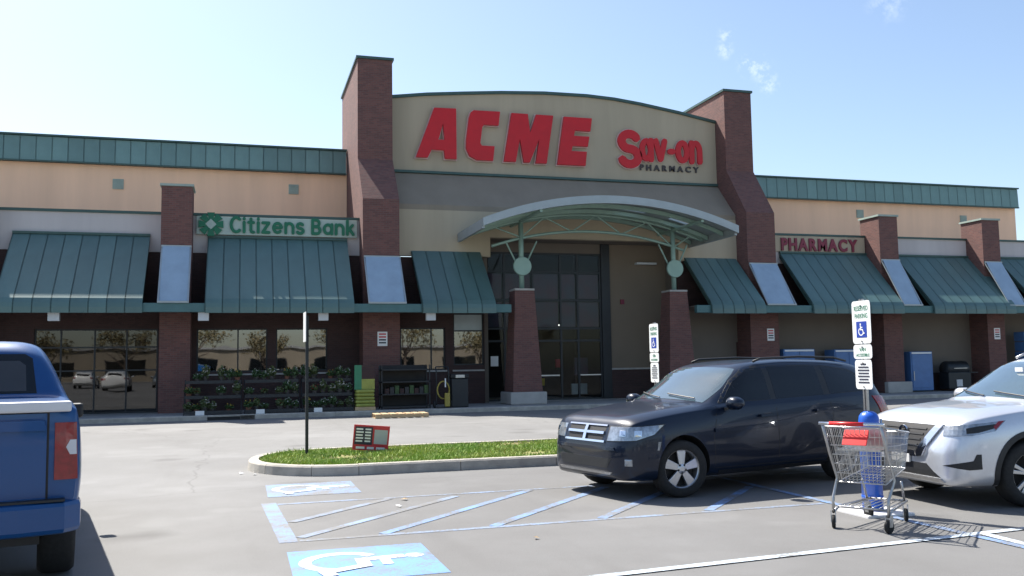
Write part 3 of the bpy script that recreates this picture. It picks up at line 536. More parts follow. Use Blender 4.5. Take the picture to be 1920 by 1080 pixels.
for s in (0, -1):                        # side fascias
    x, z = up_[s]; bx('side_fascia', 'canopy_roof', K, x-(.0 if s == 0 else .10), x+(.10 if s == 0 else 0), FY+.161, YC-.002, z-.34, z-.01)
for y in (FY+1.0, FY+2.2, 32.7, 33.7): MB().prism([(x, z-.03) for x, z in arc_pts(4.82, 6.44, 7.35, 30)]+[(x, z+.12) for x, z in arc_pts(4.82, 6.44, 7.35, 30)][::-1], 'y', y-.04, y+.04).build('roof_rib', 'canopy_steel', K)
for yy in (32.7,):
    low = arc_pts(3.95, 6.03, 6.68, 24); topc = arc_pts(4.72, 6.46, 7.33, 40)
    MB().tube([(x, yy, z) for x, z in low], .055, 8).build('truss_bottom_chord', 'canopy_steel', K, True); MB().tube([(x, yy, z) for x, z in topc], .06, 8).build('truss_top_chord', 'canopy_steel', K, True)
    zat = lambda A, x: min(A, key=lambda p: abs(p[0]-x))[1]
    xs = [9.0, 10.1, 11.05, 12.15, 13.15, 14.2, 15.3, 16.4, 17.2]
    for i in range(len(xs)-1):
        a, b = xs[i], xs[i+1]; A, Bq = (topc, low) if i % 2 == 0 else (low, topc)
        MB().tube([(a, yy, zat(A, a)), (b, yy, zat(Bq, b))], .03, 6).build('truss_web', 'canopy_steel', K)
for cx in (10.1, 16.4):
    pts = [(.57, .60), (.55, 1.0), (.37, 4.35)]
    col = MB(); 
    for (a, za), (b, zb) in zip(pts, pts[1:]): col.add([(cx+sx*a, 32.7+sy*a, za) for sx, sy in ((-1, -1), (1, -1), (1, 1), (-1, 1))]+[(cx+sx*b, 32.7+sy*b, zb) for sx, sy in ((-1, -1), (1, -1), (1, 1), (-1, 1))], [(0, 1, 5, 4), (1, 2, 6, 5), (2, 3, 7, 6), (3, 0, 4, 7), (4, 5, 6, 7)])
    cl = col.build('brick_column', 'brick', K); bx('column_plinth', 'concrete', cl, cx-.70, cx+.70, 32.0, 33.4, .149, .60, bevel=.04); bx('column_cap', 'concrete', cl, cx-.38, cx+.38, 32.32, 33.08, 4.351, 4.42)
    ps = MB().tube([(cx, 32.7, 4.40), (cx, 32.7, 7.05)], .095, 12).build('steel_post', 'canopy_steel', K, True)
    MB().lathe([(.34, -.05), (.36, 0), (.34, .05)], 28, 'y', (cx, 32.58, 5.28)).build('round_plate', 'canopy_steel', ps)
    for s in (-1, 1): MB().tube([(cx+s*.22, 32.7, 5.45), (cx+s*.62, 32.7, 6.25)], .032, 6).build('knee_brace', 'canopy_steel', ps)
for y in (31.0, 32.0): MB().tube([(8.6, y, 6.42), (17.6, y, 6.42)], .0).mesh('x') if False else None
for cx in (10.1, 16.4): MB().tube([(cx, FY+.1, zat(topc, cx)-.02), (cx, YC, zat(topc, cx)-.02)], .06, 8).build('purlin', 'canopy_steel', K)

# ------------------------------------------------------------------ signs on the facade
S1 = empty('store_sign', (10.3, YS, 9.8), label='big red block letters of the store name on the arched wall', cat='sign'); S1.location = (0, 0, 0)
LET = {'A': [[(7.34, 11.91), (8.24, 11.93), (8.24, 9.86), (7.77, 9.86), (7.73, 10.2), (7.23, 10.2), (7.06, 9.87), (6.59, 9.87)], [(7.70, 11.28), (7.75, 10.62), (7.50, 10.62)]],
 'C': [[(8.97, 11.91), (10.08, 11.92), (10.01, 11.34), (9.41, 11.34), (9.32, 11.24), (9.23, 10.57), (9.29, 10.47), (9.83, 10.47), (9.76, 9.87), (9.08, 9.87), (8.78, 10.02), (8.64, 10.32), (8.65, 10.7), (8.77, 11.59), (8.85, 11.82)]],
 'M': [[(10.57, 11.9), (11.27, 11.9), (11.36, 11.13), (11.63, 11.9), (12.38, 11.9), (12.05, 9.86), (11.58, 9.86), (11.75, 10.87), (11.32, 9.87), (11.07, 9.87), (10.91, 10.83), (10.72, 9.87), (10.22, 9.87)]],
 'E': [[(12.85, 11.89), (14.1, 11.89), (14.02, 11.33), (13.33, 11.33), (13.28, 11.10), (13.97, 11.10), (13.89, 10.67), (13.21, 10.67), (13.16, 10.45), (13.84, 10.45), (13.77, 9.85), (12.53, 9.85)]]}
for ch, P in LET.items():
    o = link('letter', outline(P, .09), 'red_face', S1); o.rotation_euler = (R(90), 0, 0); o.location = (0, YS-.13, 0)
    q = link('trim', outline(P, .03, .04), 'red_trim', o); q.location = (0, 0, -.065)
S2 = empty('pharmacy_brand_sign', (17.2, YS, 10), label='smaller rounded red lettering with dark small capitals at the right of the arched wall', cat='sign'); S2.location = (0, 0, 0)
stroke_word('S', 15.27, 16.42, 10.02, .98, YS-.03, 'red_face', S2, .37, .12, .1, trim=.09); stroke_word('av-on', 16.34, 19.22, 10.24, .92, YS-.03, 'red_face', S2, .27, .12, .15, trim=.07)
word('PHARMACY', 16.32, 19.12, 9.83, .25, YS-.04, 'dark_letter', S2, .03, .012, .42)
S3 = empty('bank_sign', (1.3, YL, 6.4), label='pale green bank name board with green letters and flower emblem above the second awning', cat='sign'); S3.location = (0, 0, 0)
bx('board', 'bank_board', S3, -1.55, 4.12, YL-.16, YL-.10, 6.40, 7.05, bevel=.01); stroke_word('Citizens Bank', -.42, 4.02, 6.49, .395, YL-.162, 'bank_green', S3, .27, .05, .14)
em = MB()
for k in range(8):
    a = R(k*45); pts = [(.16*math.cos(a-.42), .16*math.sin(a-.42)), (.44*math.cos(a-.30), .44*math.sin(a-.30)), (.44*math.cos(a+.30), .44*math.sin(a+.30)), (.16*math.cos(a+.42), .16*math.sin(a+.42))]
    em.prism([(-1.06+p[0], 6.76+p[1]) for p in pts], 'y', YL-.225-.001*(k % 2), YL-.162)
em.build('emblem', 'bank_green', S3); MB().prism([(-1.06+.19*math.cos(R(90*k)), 6.76+.19*math.sin(R(90*k))) for k in range(4)], 'y', YL-.232, YL-.2).build('emblem_diamond', 'bank_board', S3)
S4 = empty('pharmacy_sign', (24.3, YL, 6.3), label='maroon capitals reading pharmacy above the awning right of the tower', cat='sign'); S4.location = (0, 0, 0)
bx('board', 'tan', S4, 21.75, 26.45, YL-.06, YL-.002, 6.27, 6.95); word('PHARMACY', 22.2, 26.05, 6.34, .52, YL-.10, 'maroon', S4, .03, .03, .12)
def notice(x, y, z, w, h, label):
    s = empty('wall_notice', (x, y, z), label=label, cat='sign', group='small notices on the brick piers')
    bx('plate', 'sign_white', s, -w/2, w/2, -.012, -.001, 0, h, bevel=.004)
    for k in range(4): bx('print', 'sign_red' if k < 2 else 'sign_ink', s, -w*.36, w*.36, -.0145, -.0125, h*(.78-.2*k), h*(.88-.2*k))
notice(4.92, 33.15, 2.35, .36, .52, 'white notice plate on the brick pier left of the hose trolley'); notice(20.95, 33.15, 2.42, .33, .5, 'white notice plate on the brick pier under the right tower'); notice(32.5, 33.15, 2.4, .33, .5, 'white notice plate on the far right brick pier')

# ------------------------------------------------------------------ vehicles
def interp(keys):
    xs = [k[0] for k in keys]; ys = [k[1] for k in keys]; n = len(xs); d = [(ys[i+1]-ys[i])/(xs[i+1]-xs[i]) for i in range(n-1)]; m = [d[0]]+[0 if d[i-1]*d[i] <= 0 else 2*d[i-1]*d[i]/(d[i-1]+d[i]) for i in range(1, n-1)]+[d[-1]]
    def f(x):
        x = min(max(x, xs[0]), xs[-1]); i = min(max([j for j in range(n) if xs[j] <= x]), n-2); h = xs[i+1]-xs[i]; t = (x-xs[i])/h
        return (2*t**3-3*t*t+1)*ys[i]+(t**3-2*t*t+t)*h*m[i]+(-2*t**3+3*t*t)*ys[i+1]+(t**3-t*t)*h*m[i+1]
    return f
def chaikin(P, it=2):
    for _ in range(it):
        Q = [P[0]]
        for a, b in zip(P, P[1:]): Q += [tuple(.75*x+.25*y for x, y in zip(a, b)), tuple(.25*x+.75*y for x, y in zip(a, b))]
        P = Q+[P[-1]]
    return P
def car_shell(sp):
    f = {k: interp(v) for k, v in sp['curves'].items()}; L = sp['L']
    xs = sorted(set([0, .006, .015, .03, .05, .075, .1, .13, .17, .21, .26, .32]+[round(.4+i*.075, 4) for i in range(int((L-.8)/.075)+1)]+[L-v for v in (0, .006, .015, .03, .05, .08, .12, .16, .21, .27, .34)]+list(sp.get('extra', ()))))
    V, F, prev = [], [], None
    for x in xs:
        zb, zs, zt, wm, ws, wr, dr = (f[k](x) for k in ('zb', 'zs', 'zt', 'wm', 'ws', 'wr', 'dr')); h = zs-zb
        cut = max(.2, min(1, x/.25, (L-x)/.25))
        P = [(0, zb), (wm*.80, zb), (wm-.035, zb+.05*cut), (wm-.004, zb+.30*h), (wm, zb+.52*h), (wm-.012, zb+.80*h), (ws+.004, zs-.012), (ws-.012, zs+.006), (wr+.006, zt-dr), (wr-.13*min(1, wr/.6), zt-dr*.14), (wr*.45, zt-.004), (0, zt)]
        H = chaikin(P); lean = sp.get('lean', 0)*math.exp(-x/.22); xx = lambda p: x+lean*max(0, p[1]-.62)+sp.get('bow', 0)*math.exp(-((x-sp.get('bowx', 1.6))/.5)**2)*(p[0]/.7)**2*(1 if p[1] > 1.1 else 0)
        ring = [(xx(p), -p[0], p[1]) for p in H]+[(xx(p), p[0], p[1]) for p in H[-2:0:-1]]
        o = len(V); V += ring; n = len(ring)
        if prev is not None: F += [(prev+i, prev+(i+1) % n, o+(i+1) % n, o+i) for i in range(n)]
        prev = o
    F += [tuple(range(n)), tuple(range(len(V)-n, len(V)))]
    mb = MB(); mb.add(V, F); return mb.mesh('body')
def cut_wheels(me, m, wheels, rad, w, half):
    """wheel arches cut out of the shell, the inside keeps the black of the cutter"""
    me.materials.append(MAT[m]); o = bpy.data.objects.new('tmp', me); C.objects.link(o); cs = []
    for x, z in wheels:
        for s in (-1, 1):
            cm = MB().lathe([(rad, half-w-.06), (rad, half+.2)], 40, 'y', (x, 0, z)).mesh('cut') if s > 0 else MB().lathe([(rad, -half-.2), (rad, -half+w+.06)], 40, 'y', (x, 0, z)).mesh('cut')
            cm.materials.append(MAT['black']); c = bpy.data.objects.new('cut', cm); C.objects.link(c); cs.append(c)
            b = o.modifiers.new('b', 'BOOLEAN'); b.operation = 'DIFFERENCE'; b.object = c; b.solver = 'EXACT'; b.material_mode = 'TRANSFER'
    dg = bpy.context.evaluated_depsgraph_get(); dg.update(); r = bpy.data.meshes.new_from_object(o.evaluated_get(dg))
    for c in cs: bpy.data.objects.remove(c)
    bpy.data.objects.remove(o); return r
class Shell:
    def __init__(s, me): s.bvh = BVHTree.FromPolygons([v.co for v in me.vertices], [p.vertices for p in me.polygons])
    def patch(s, name, m, parent, pts, d, off=.004, depth=.02, step=.045, mirror=True, smooth=True):
        """a conformal piece: polygon pts (3-D) thrown along d onto the body, given thickness"""
        out = []
        for sg in ((-1, 1) if mirror else (1,)):
            P = [Vector((p[0], p[1]*sg, p[2])) for p in pts]; D = Vector((d[0], d[1]*sg, d[2])).normalized(); ax = D.cross(Vector((0, 0, 1))).normalized(); ay = ax.cross(D)
            q = [(p.dot(ax), p.dot(ay)) for p in P]; bd = []
            for a, b in zip(q, q[1:]+q[:1]):
                k = max(1, int(math.hypot(b[0]-a[0], b[1]-a[1])/step)); bd += [(a[0]+(b[0]-a[0])*i/k, a[1]+(b[1]-a[1])*i/k) for i in range(k)]
            nb = len(bd); xs = [p[0] for p in q]; ys = [p[1] for p in q]
            def ins(x, y):
                c = False
                for (ax_, ay_), (bx_, by_) in zip(q, q[1:]+q[:1]):
                    if (ay_ > y) != (by_ > y) and x < (bx_-ax_)*(y-ay_)/(by_-ay_)+ax_: c = not c
                return c
            inner = [(x, y) for x in np.arange(min(xs)+step/2, max(xs), step) for y in np.arange(min(ys)+step/2, max(ys), step) if ins(x, y) and min(math.hypot(x-b[0], y-b[1]) for b in bd) > step*.4]
            vs, es, fs, ov, oe, of = delaunay_2d_cdt([Vector(p) for p in bd+inner], [], [list(range(nb))], 1, 1e-5)
            c0 = sum((p for p in P), Vector())/len(P); pd = c0.dot(D)-3; V = []; last = None
            for v in vs:
                o = ax*v.x+ay*v.y+D*pd; hit = s.bvh.ray_cast(o, D, 8)
                if hit[0] is None: V.append(None); continue
                nrm = hit[1] if hit[1].dot(D) < 0 else -hit[1]; V.append(hit[0]-D*off*.5+nrm*off*.5)
            good = [v for v in V if v is not None]
            if not good: continue
            V = [v if v is not None else min(good, key=lambda g_: abs(g_.dot(ax)-vs[i].x)+abs(g_.dot(ay)-vs[i].y)) for i, v in enumerate(V)]
            n = len(V); cnt = {}
            for fc in fs:
                for a, b in zip(fc, list(fc[1:])+[fc[0]]): cnt[(a, b)] = 1
            V2 = V+[v+D*depth for v in V]; F2 = [tuple(fc) for fc in fs]+[(a, b, b+n, a+n) for (a, b) in cnt if (b, a) not in cnt]
            mb = MB(); mb.add(V2, F2); o = mb.build(name, m, parent)
            out.append(o)
        return out
    def seam(s, name, m, parent, pts, d, w=.012, **k):
        """thin strip along a polyline"""
        P = [Vector(p) for p in pts]; D = Vector(d).normalized(); L_, R_ = [], []
        for i in range(len(P)):
            t = (P[min(i+1, len(P)-1)]-P[max(i-1, 0)]).normalized(); nn = t.cross(D).normalized()*w/2; L_.append(P[i]-nn); R_.append(P[i]+nn)
        return s.patch(name, m, parent, [tuple(p) for p in L_+R_[::-1]], d, step=.08, **k)
def make_wheel(parent, x, y, z, r, rr, side, spokes, steer=0., width=.22, double=False):
    w = empty('wheel', (x, y, z)); w.parent = parent; w.rotation_euler = (0, 0, steer if side < 0 else steer+math.pi)
    h = width/2                                       # local -y is the outside
    MB().lathe([(rr*.96, h), (r*.90, h), (r*.985, h*.72), (r, h*.3), (r, -h*.3), (r*.985, -h*.72), (r*.92, -h*.96), (rr*1.06, -h*1.0), (rr*.985, -h*.86), (rr*.96, h*.2)], 40, 'y', closed=True).build('tyre', 'rubber', w, True)
    rim = MB().lathe([(rr*.93, h*.8), (rr*.93, -h*.5), (rr*1.0, -h*.90), (rr*1.03, -h*.86), (rr*.97, -h*.3), (rr*.97, h*.8)], 40, 'y', closed=True).build('rim', 'rim_alloy', w, True)
    MB().lathe([(.02, 0), (rr*.95, 0), (rr*.95, .02), (.02, .02)], 28, 'y', (0, h*.1, 0)).build('brake_disc', 'black', rim)
    sp = MB()
    for k in range(spokes):
        a = 2*math.pi*k/spokes+.3
        for da in ((-.16, .16) if double else (0,)):
            w0, w1 = (.016, .024) if double else (rr*.15, rr*.27); ca, sa = math.cos(a+da), math.sin(a+da); ci, si = math.cos(a+da*.5), math.sin(a+da*.5)
            pin, pout = (ci*rr*.18, si*rr*.18), (ca*rr*.97, sa*rr*.97); n0 = (-sa, ca)
            vs = [(p[0]+n0[0]*ww*s2, yy, p[1]+n0[1]*ww*s2) for p, ww, yo in ((pin, w0, -h*.80), (pout, w1, -h*.72)) for yy in (yo, yo+.035) for s2 in (-1, 1)]
            sp.add(vs, [(0, 1, 5, 4), (2, 6, 7, 3), (0, 4, 6, 2), (1, 3, 7, 5), (0, 2, 3, 1), (4, 5, 7, 6)])
    sp.lathe([(rr*.27, -h*.66), (rr*.27, -h*.82), (rr*.12, -h*.9)], 24, 'y'); sp.build('spokes', 'rim_alloy', rim, bevel=.006)
    nu = MB()
    for k in range(5): a = 2*math.pi*(k+.5)/5+.3; nu.lathe([(.014, -h*.87), (.014, -h*.80)], 8, 'y', (math.cos(a)*rr*.22, 0, math.sin(a)*rr*.22))
    nu.build('lug_nuts', 'trim_black', rim)
def mirror_part(parent, sh, x, z, half, m):
    for s in (-1, 1):
        mb = MB(); prof = [(.0, .05), (.04, .095), (.12, .10), (.17, .075), (.19, .03)]
        n = 14; vs = []
        for dx, r in prof: vs += [(x+dx-.05, s*(half+.10)+r*1.25*math.cos(2*math.pi*j/n), z+.06+r*.85*math.sin(2*math.pi*j/n)) for j in range(n)]
        mb.add(vs, [(i*n+j, i*n+(j+1) % n, (i+1)*n+(j+1) % n, (i+1)*n+j) for i in range(len(prof)-1) for j in range(n)]+[tuple(range(n)), tuple(range((len(prof)-1)*n, len(prof)*n))])
        mm = mb.build('side_mirror', m, parent, True)
        MB().box(x, x+.07, s*(half-.14)-.10, s*(half-.14)+.10, z-.035, z+.0).build('mirror_arm', 'trim_black', mm)
def car(name, sp, loc, rz, label, cat, paintm, steer=0., group=None):
    T = empty(name, loc, rz, label, cat, group); me0 = car_shell(sp); sh = Shell(me0)
    me = cut_wheels(me0, paintm, [(sp['w1'], sp['wr']+.01), (sp['w2'], sp['wr']+.01)], sp['arch'], .26, sp['half'])
    b = link('body', me, None, T); me.shade_smooth(); me.set_sharp_from_angle(angle=R(38))
    for i, (x, st) in enumerate(((sp['w1'], steer), (sp['w2'], 0))):
        for s in (-1, 1): make_wheel(T, x, s*(sp['half']-.135), sp['wr'], sp['wr'], sp['rim'], s, sp['spokes'], st, double=sp.get('double', False))
    for nm, pts in sp['side_glass']: sh.patch('side_window', 'car_glass', T, [(x, -1, z) for x, z in pts], (0, 1, 0), .003)
    sh.patch('window_pillar_trim', 'trim_black', T, [(x, -1, z) for x, z in sp['pillar']], (0, 1, 0), .0015)
    sh.patch('windshield', 'windscreen', T, sp['windshield'], (1, 0, -.75), .004, mirror=False)
    sh.patch('rear_window', 'car_glass', T, sp['rear_glass'], (-1, 0, -.35), .004, mirror=False)
    for pts in sp['seams']: sh.seam('door_seam', 'black', T, [(x, -1, z) for x, z in pts], (0, 1, 0), .010, off=.0012, depth=.004)
    for x, z in sp['handles']:
        for h in sh.patch('door_handle', paintm, T, [(x, -1, z), (x+.2, -1, z+.006), (x+.2, -1, z+.036), (x, -1, z+.03)], (0, 1, 0), .05, .05): pass
    sh.patch('sill_cladding', 'trim_black', T, [(x, -1, z) for x, z in sp['sill']], (0, 1, 0), .008)
    for pts in sp['tail']: sh.patch('tail_light', 'lamp_red', T, pts, (-.75, .66, 0), .012)
    mirror_part(T, sh, sp['mirror'][0], sp['mirror'][1], sp['half'], paintm)
    for s in (-1, 1):
        y = s*sp['rail'][0]; pts = [(x, y, z) for x, z in sp['rail'][1]]; MB().tube(pts, .016, 8).build('roof_rail', sp['railm'], T, True)
    for (x0, x1) in ((-.55, -.02), (.05, .62)):      # wipers
        pts = []
        for i in range(7):
            y = x0+(x1-x0)*i/6; hit = sh.bvh.ray_cast(Vector((-2, y, sp['cowl'][1]+.03+.05*i/6+.0)), Vector((1, 0, 0)), 6)
            if hit[0]: pts.append(hit[0]+Vector((-.025, 0, .012)))
        if len(pts) > 1: MB().tube(pts, .009, 6).build('wiper', 'trim_black', T)
    return T, sh
# -------- dark crossover
JC = dict(zt=[(0, .64), (.02, .78), (.05, .87), (.10, .945), (.18, .985), (.3, 1.015), (.6, 1.065), (.95, 1.105), (1.22, 1.135), (1.30, 1.175), (1.6, 1.365), (1.9, 1.545), (2.1, 1.615), (2.4, 1.66), (3.0, 1.685), (3.7, 1.67), (4.2, 1.635), (4.45, 1.59), (4.6, 1.49), (4.72, 1.27), (4.80, 1.05), (4.86, .88), (4.89, .72)],
 zs=[(0, .60), (.05, .78), (.1, .86), (.2, .925), (.6, .995), (1.2, 1.055), (1.6, 1.08), (3, 1.12), (4, 1.17), (4.45, 1.18), (4.65, 1.13), (4.8, .95), (4.89, .66)],
 zb=[(0, .37), (.03, .29), (.1, .235), (.3, .215), (.7, .21), (4.2, .225), (4.6, .28), (4.8, .36), (4.89, .46)],
 wm=[(0, .50), (.02, .60), (.05, .68), (.1, .76), (.2, .84), (.35, .89), (.55, .912), (1, .915), (3.8, .915), (4.4, .90), (4.7, .85), (4.83, .78), (4.89, .66)],
 ws=[(0, .48), (.05, .64), (.1, .72), (.2, .785), (.35, .82), (.6, .84), (1.2, .85), (1.6, .865), (3.5, .87), (4.3, .84), (4.65, .78), (4.8, .72), (4.89, .62)],
 wr=[(0, .40), (.1, .60), (.2, .67), (.6, .72), (1.1, .735), (1.3, .745), (1.6, .725), (2.0, .685), (2.4, .665), (3.5, .66), (4.2, .63), (4.55, .60), (4.75, .63), (4.89, .5)],
 dr=[(0, .02), (1.1, .03), (1.3, .03), (1.7, .05), (2.2, .075), (4.3, .075), (4.6, .05), (4.89, .03)])
journey = dict(L=4.89, half=.915, curves=JC, w1=.86, w2=3.76, wr=.352, arch=.405, rim=.232, spokes=5, lean=.18, bow=.14, bowx=1.6,
 side_glass=[('f', [(1.58, 1.135), (2.40, 1.155), (2.42, 1.575), (2.16, 1.555), (1.86, 1.39)]), ('r', [(2.50, 1.157), (3.40, 1.185), (3.42, 1.575), (2.52, 1.58)]), ('q', [(3.52, 1.19), (4.22, 1.225), (4.28, 1.40), (4.08, 1.50), (3.54, 1.572)])],
 pillar=[(1.50, 1.12), (4.30, 1.215), (4.34, 1.41), (4.10, 1.525), (3.5, 1.595), (2.4, 1.60), (2.12, 1.58), (1.84, 1.41)],
 windshield=[(1.3, -.70, 1.17), (1.6, -.68, 1.37), (1.9, -.62, 1.53), (2.0, -.58, 1.575), (2.0, .58, 1.575), (1.9, .62, 1.53), (1.6, .68, 1.37), (1.3, .70, 1.17)],
 rear_glass=[(4.7, -.52, 1.22), (4.6, -.52, 1.50), (4.6, .52, 1.50), (4.7, .52, 1.22)],
 seams=[[(1.36, .36), (1.34, .72), (1.44, 1.09)], [(2.45, .30), (2.46, .75), (2.45, 1.14)], [(3.42, .66), (3.50, .90), (3.47, 1.17)], [(1.36, .33), (3.36, .33)], [(3.36, .33), (3.42, .66)]],
 handles=[(2.12, .93), (3.14, .965)], sill=[(1.42, .225), (3.38, .225), (3.38, .30), (1.42, .30)], tail=[[(4.45, -.84, .90), (4.84, -.55, .92), (4.80, -.55, 1.12), (4.36, -.84, 1.14)]],
 mirror=(1.56, 1.07), rail=(.60, [(2.35, 1.65), (2.48, 1.69), (3.2, 1.71), (3.9, 1.69), (4.15, 1.64)]), railm='trim_black', cowl=(1.25, 1.15))
JR = R(13); jw = Vector((5.03, 10.03, 0)); jl = Vector((.86*.965, -.80, 0)); rot = Matrix.Rotation(JR, 3, 'Z'); jloc = jw-rot@jl
J, sh = car('dark_crossover', journey, jloc, JR, 'dark navy crossover with roof rails parked nose left across the blue hatching', 'car', 'navy_paint', R(-12)); J.scale = (.965, 1, .965)
P3 = lambda L, x=0: [(x, y, z) for y, z in L]
sh.patch('grille', 'black', J, P3([(-.36, .71), (.36, .71), (.39, .88), (-.39, .88)]), (1, 0, 0), .002, mirror=False)
gl = sh.patch('grille_surround', 'chrome', J, P3([(-.42, .685), (.42, .685), (.42, .71), (-.42, .71)]), (1, 0, 0), .02, mirror=False)[0]
sh.patch('grille_bar', 'chrome', gl, P3([(-.38, .785), (.38, .785), (.38, .815), (-.38, .815)]), (1, 0, 0), .022, mirror=False); sh.patch('grille_bar', 'chrome', gl, P3([(-.028, .71), (.028, .71), (.028, .88), (-.028, .88)]), (1, 0, 0), .024, mirror=False); sh.patch('grille_bar', 'chrome', gl, P3([(-.40, .88), (.40, .88), (.40, .897), (-.40, .897)]), (1, 0, 0), .016, mirror=False)
hl = sh.patch('headlight', 'lamp_clear', J, [(.04, -.45, .71), (.24, -.78, .725), (.42, -.88, .79), (.54, -.90, .90), (.28, -.80, .885), (.08, -.47, .88)], (.80, .60, 0), .008)
for h, s in zip(hl, (1, -1)):
    hh = sh.patch('lamp_bezel', 'trim_black', h, [(.05, -.43, .70), (.24, -.78, .715), (.44, -.88, .785), (.57, -.90, .91), (.28, -.80, .895), (.07, -.45, .89)], (.80, .60, 0), .003, mirror=False)
    break
for hh_, c_ in zip(hl, (-1, 1)):
    for dx_, dy_ in ((.15, -.62), (.27, -.76)): sh.patch('lamp_bulb', 'chrome', hh_, [(dx_-.035, dy_*-c_*-1 if False else dy_, .77), (dx_+.035, dy_-.05, .77), (dx_+.035, dy_-.05, .84), (dx_-.035, dy_, .84)] if c_ < 0 else [(dx_-.035, -dy_, .77), (dx_+.035, -dy_+.05, .77), (dx_+.035, -dy_+.05, .84), (dx_-.035, -dy_, .84)], (.80, .60 if c_ < 0 else -.60, 0), .012, .006, mirror=False)
sh.patch('lower_intake', 'trim_black', J, P3([(-.48, .385), (.48, .385), (.56, .50), (-.56, .50)]), (1, 0, 0), .003, mirror=False); sh.patch('chin_trim', 'galv', J, P3([(-.52, .305), (.52, .305), (.56, .335), (-.56, .335)]), (1, 0, 0), .012, mirror=False)
sh.patch('bumper_crease', 'navy_paint', J, P3([(-.62, .60), (.62, .60), (.60, .635), (-.60, .635)]), (1, 0, 0), .020, mirror=False)
sh.patch('fog_lamp', 'lamp_clear', J, [(.2, -.66, .42), (.24, -.74, .42), (.24, -.74, .50), (.2, -.66, .50)], (.85, .5, 0), .006); sh.patch('side_marker', 'lamp_clear', J, [(.44, -.9, .60), (.47, -.9, .60), (.50, -.9, .70), (.46, -.9, .70)], (.3, 1, 0), .006)
for x0, x1, y0, y1 in ((.25, 1.2, -.66, -.70), ): sh.seam('hood_seam', 'black', J, [(.20, -.66, 1.3), (.6, -.715, 1.3), (1.0, -.735, 1.3), (1.22, -.75, 1.3)], (0, 0, -1), .012, off=.001, depth=.004)
for s_ in (1,): sh.seam('body_crease', 'navy_paint', J, [(1.35, -1, .80), (2.0, -1, .80), (2.6, -1, .86), (3.3, -1, .95), (4.3, -1, 1.02)], (0, 1, 0), .05, off=.018, depth=.03)
# -------- silver crossover
RC = dict(zt=[(0, .66), (.02, .80), (.05, .89), (.10, .955), (.18, .995), (.3, 1.03), (.55, 1.075), (.85, 1.105), (1.08, 1.13), (1.17, 1.17), (1.5, 1.375), (1.85, 1.565), (2.1, 1.635), (2.5, 1.68), (3.0, 1.69), (3.6, 1.655), (4.05, 1.58), (4.3, 1.50), (4.45, 1.36), (4.56, 1.15), (4.64, .95), (4.69, .72)],
 zs=[(0, .60), (.05, .80), (.1, .88), (.2, .94), (.5, 1.0), (1.1, 1.065), (1.6, 1.09), (3, 1.13), (4, 1.20), (4.3, 1.21), (4.5, 1.13), (4.62, .95), (4.69, .66)],
 zb=[(0, .36), (.03, .28), (.1, .235), (.3, .22), (.7, .215), (4.0, .23), (4.4, .29), (4.6, .38), (4.69, .48)],
 wm=[(0, .56), (.02, .66), (.05, .73), (.1, .80), (.2, .865), (.35, .905), (.55, .92), (1, .92), (3.6, .92), (4.2, .905), (4.5, .86), (4.63, .80), (4.69, .68)],
 ws=[(0, .52), (.05, .67), (.1, .74), (.2, .80), (.35, .83), (.6, .845), (1.1, .855), (1.6, .87), (3.4, .87), (4.1, .84), (4.45, .78), (4.6, .72), (4.69, .62)],
 wr=[(0, .44), (.1, .62), (.2, .68), (.6, .73), (1.0, .745), (1.2, .755), (1.5, .735), (1.9, .69), (2.3, .665), (3.3, .655), (4.0, .62), (4.35, .60), (4.55, .62), (4.69, .5)], dr=[(0, .02), (1.0, .03), (1.2, .03), (1.6, .05), (2.1, .075), (4.1, .075), (4.4, .05), (4.69, .03)])
rogue = dict(L=4.69, half=.92, curves=RC, w1=.93, w2=3.635, wr=.358, arch=.415, rim=.235, spokes=5, lean=.22, bow=.14, bowx=1.5, double=True,
 side_glass=[('f', [(1.50, 1.145), (2.35, 1.165), (2.36, 1.58), (2.10, 1.565), (1.80, 1.40)]), ('r', [(2.44, 1.167), (3.25, 1.195), (3.30, 1.545), (2.45, 1.585)]), ('q', [(3.34, 1.20), (3.85, 1.245), (3.90, 1.38), (3.38, 1.535)])],
 pillar=[(1.42, 1.13), (3.98, 1.235), (3.96, 1.395), (3.4, 1.56), (2.4, 1.607), (2.06, 1.59), (1.78, 1.42)],
 windshield=[(1.2, -.71, 1.17), (1.5, -.69, 1.38), (1.8, -.63, 1.54), (1.92, -.58, 1.59), (1.92, .58, 1.59), (1.8, .63, 1.54), (1.5, .69, 1.38), (1.2, .71, 1.17)],
 rear_glass=[(4.5, -.5, 1.25), (4.35, -.5, 1.45), (4.35, .5, 1.45), (4.5, .5, 1.25)],
 seams=[[(1.30, .36), (1.28, .72), (1.36, 1.10)], [(2.39, .30), (2.40, .75), (2.39, 1.15)], [(3.24, .66), (3.32, .92), (3.30, 1.18)], [(1.30, .33), (3.18, .33)]],
 handles=[(2.06, .96), (3.0, .99)], sill=[(1.36, .225), (3.2, .225), (3.2, .33), (1.36, .33)], tail=[[(4.25, -.84, .95), (4.62, -.6, .95), (4.55, -.6, 1.12), (4.10, -.84, 1.10)]],
 mirror=(1.62, 1.11), rail=(.60, [(2.12, 1.635), (2.28, 1.70), (3.0, 1.735), (3.6, 1.70), (3.85, 1.615)]), railm='galv', cowl=(1.15, 1.15))
RR = R(-4); rw = Vector((8.10, 7.98, 0)); rloc = rw-Matrix.Rotation(RR, 3, 'Z')@Vector((.93, -.80, 0))
G2, sh = car('silver_crossover', rogue, rloc, RR, 'silver crossover with swept headlights at the right edge behind the shopping cart', 'car', 'silver_paint', R(0)); G2.scale = (1, 1, .97)
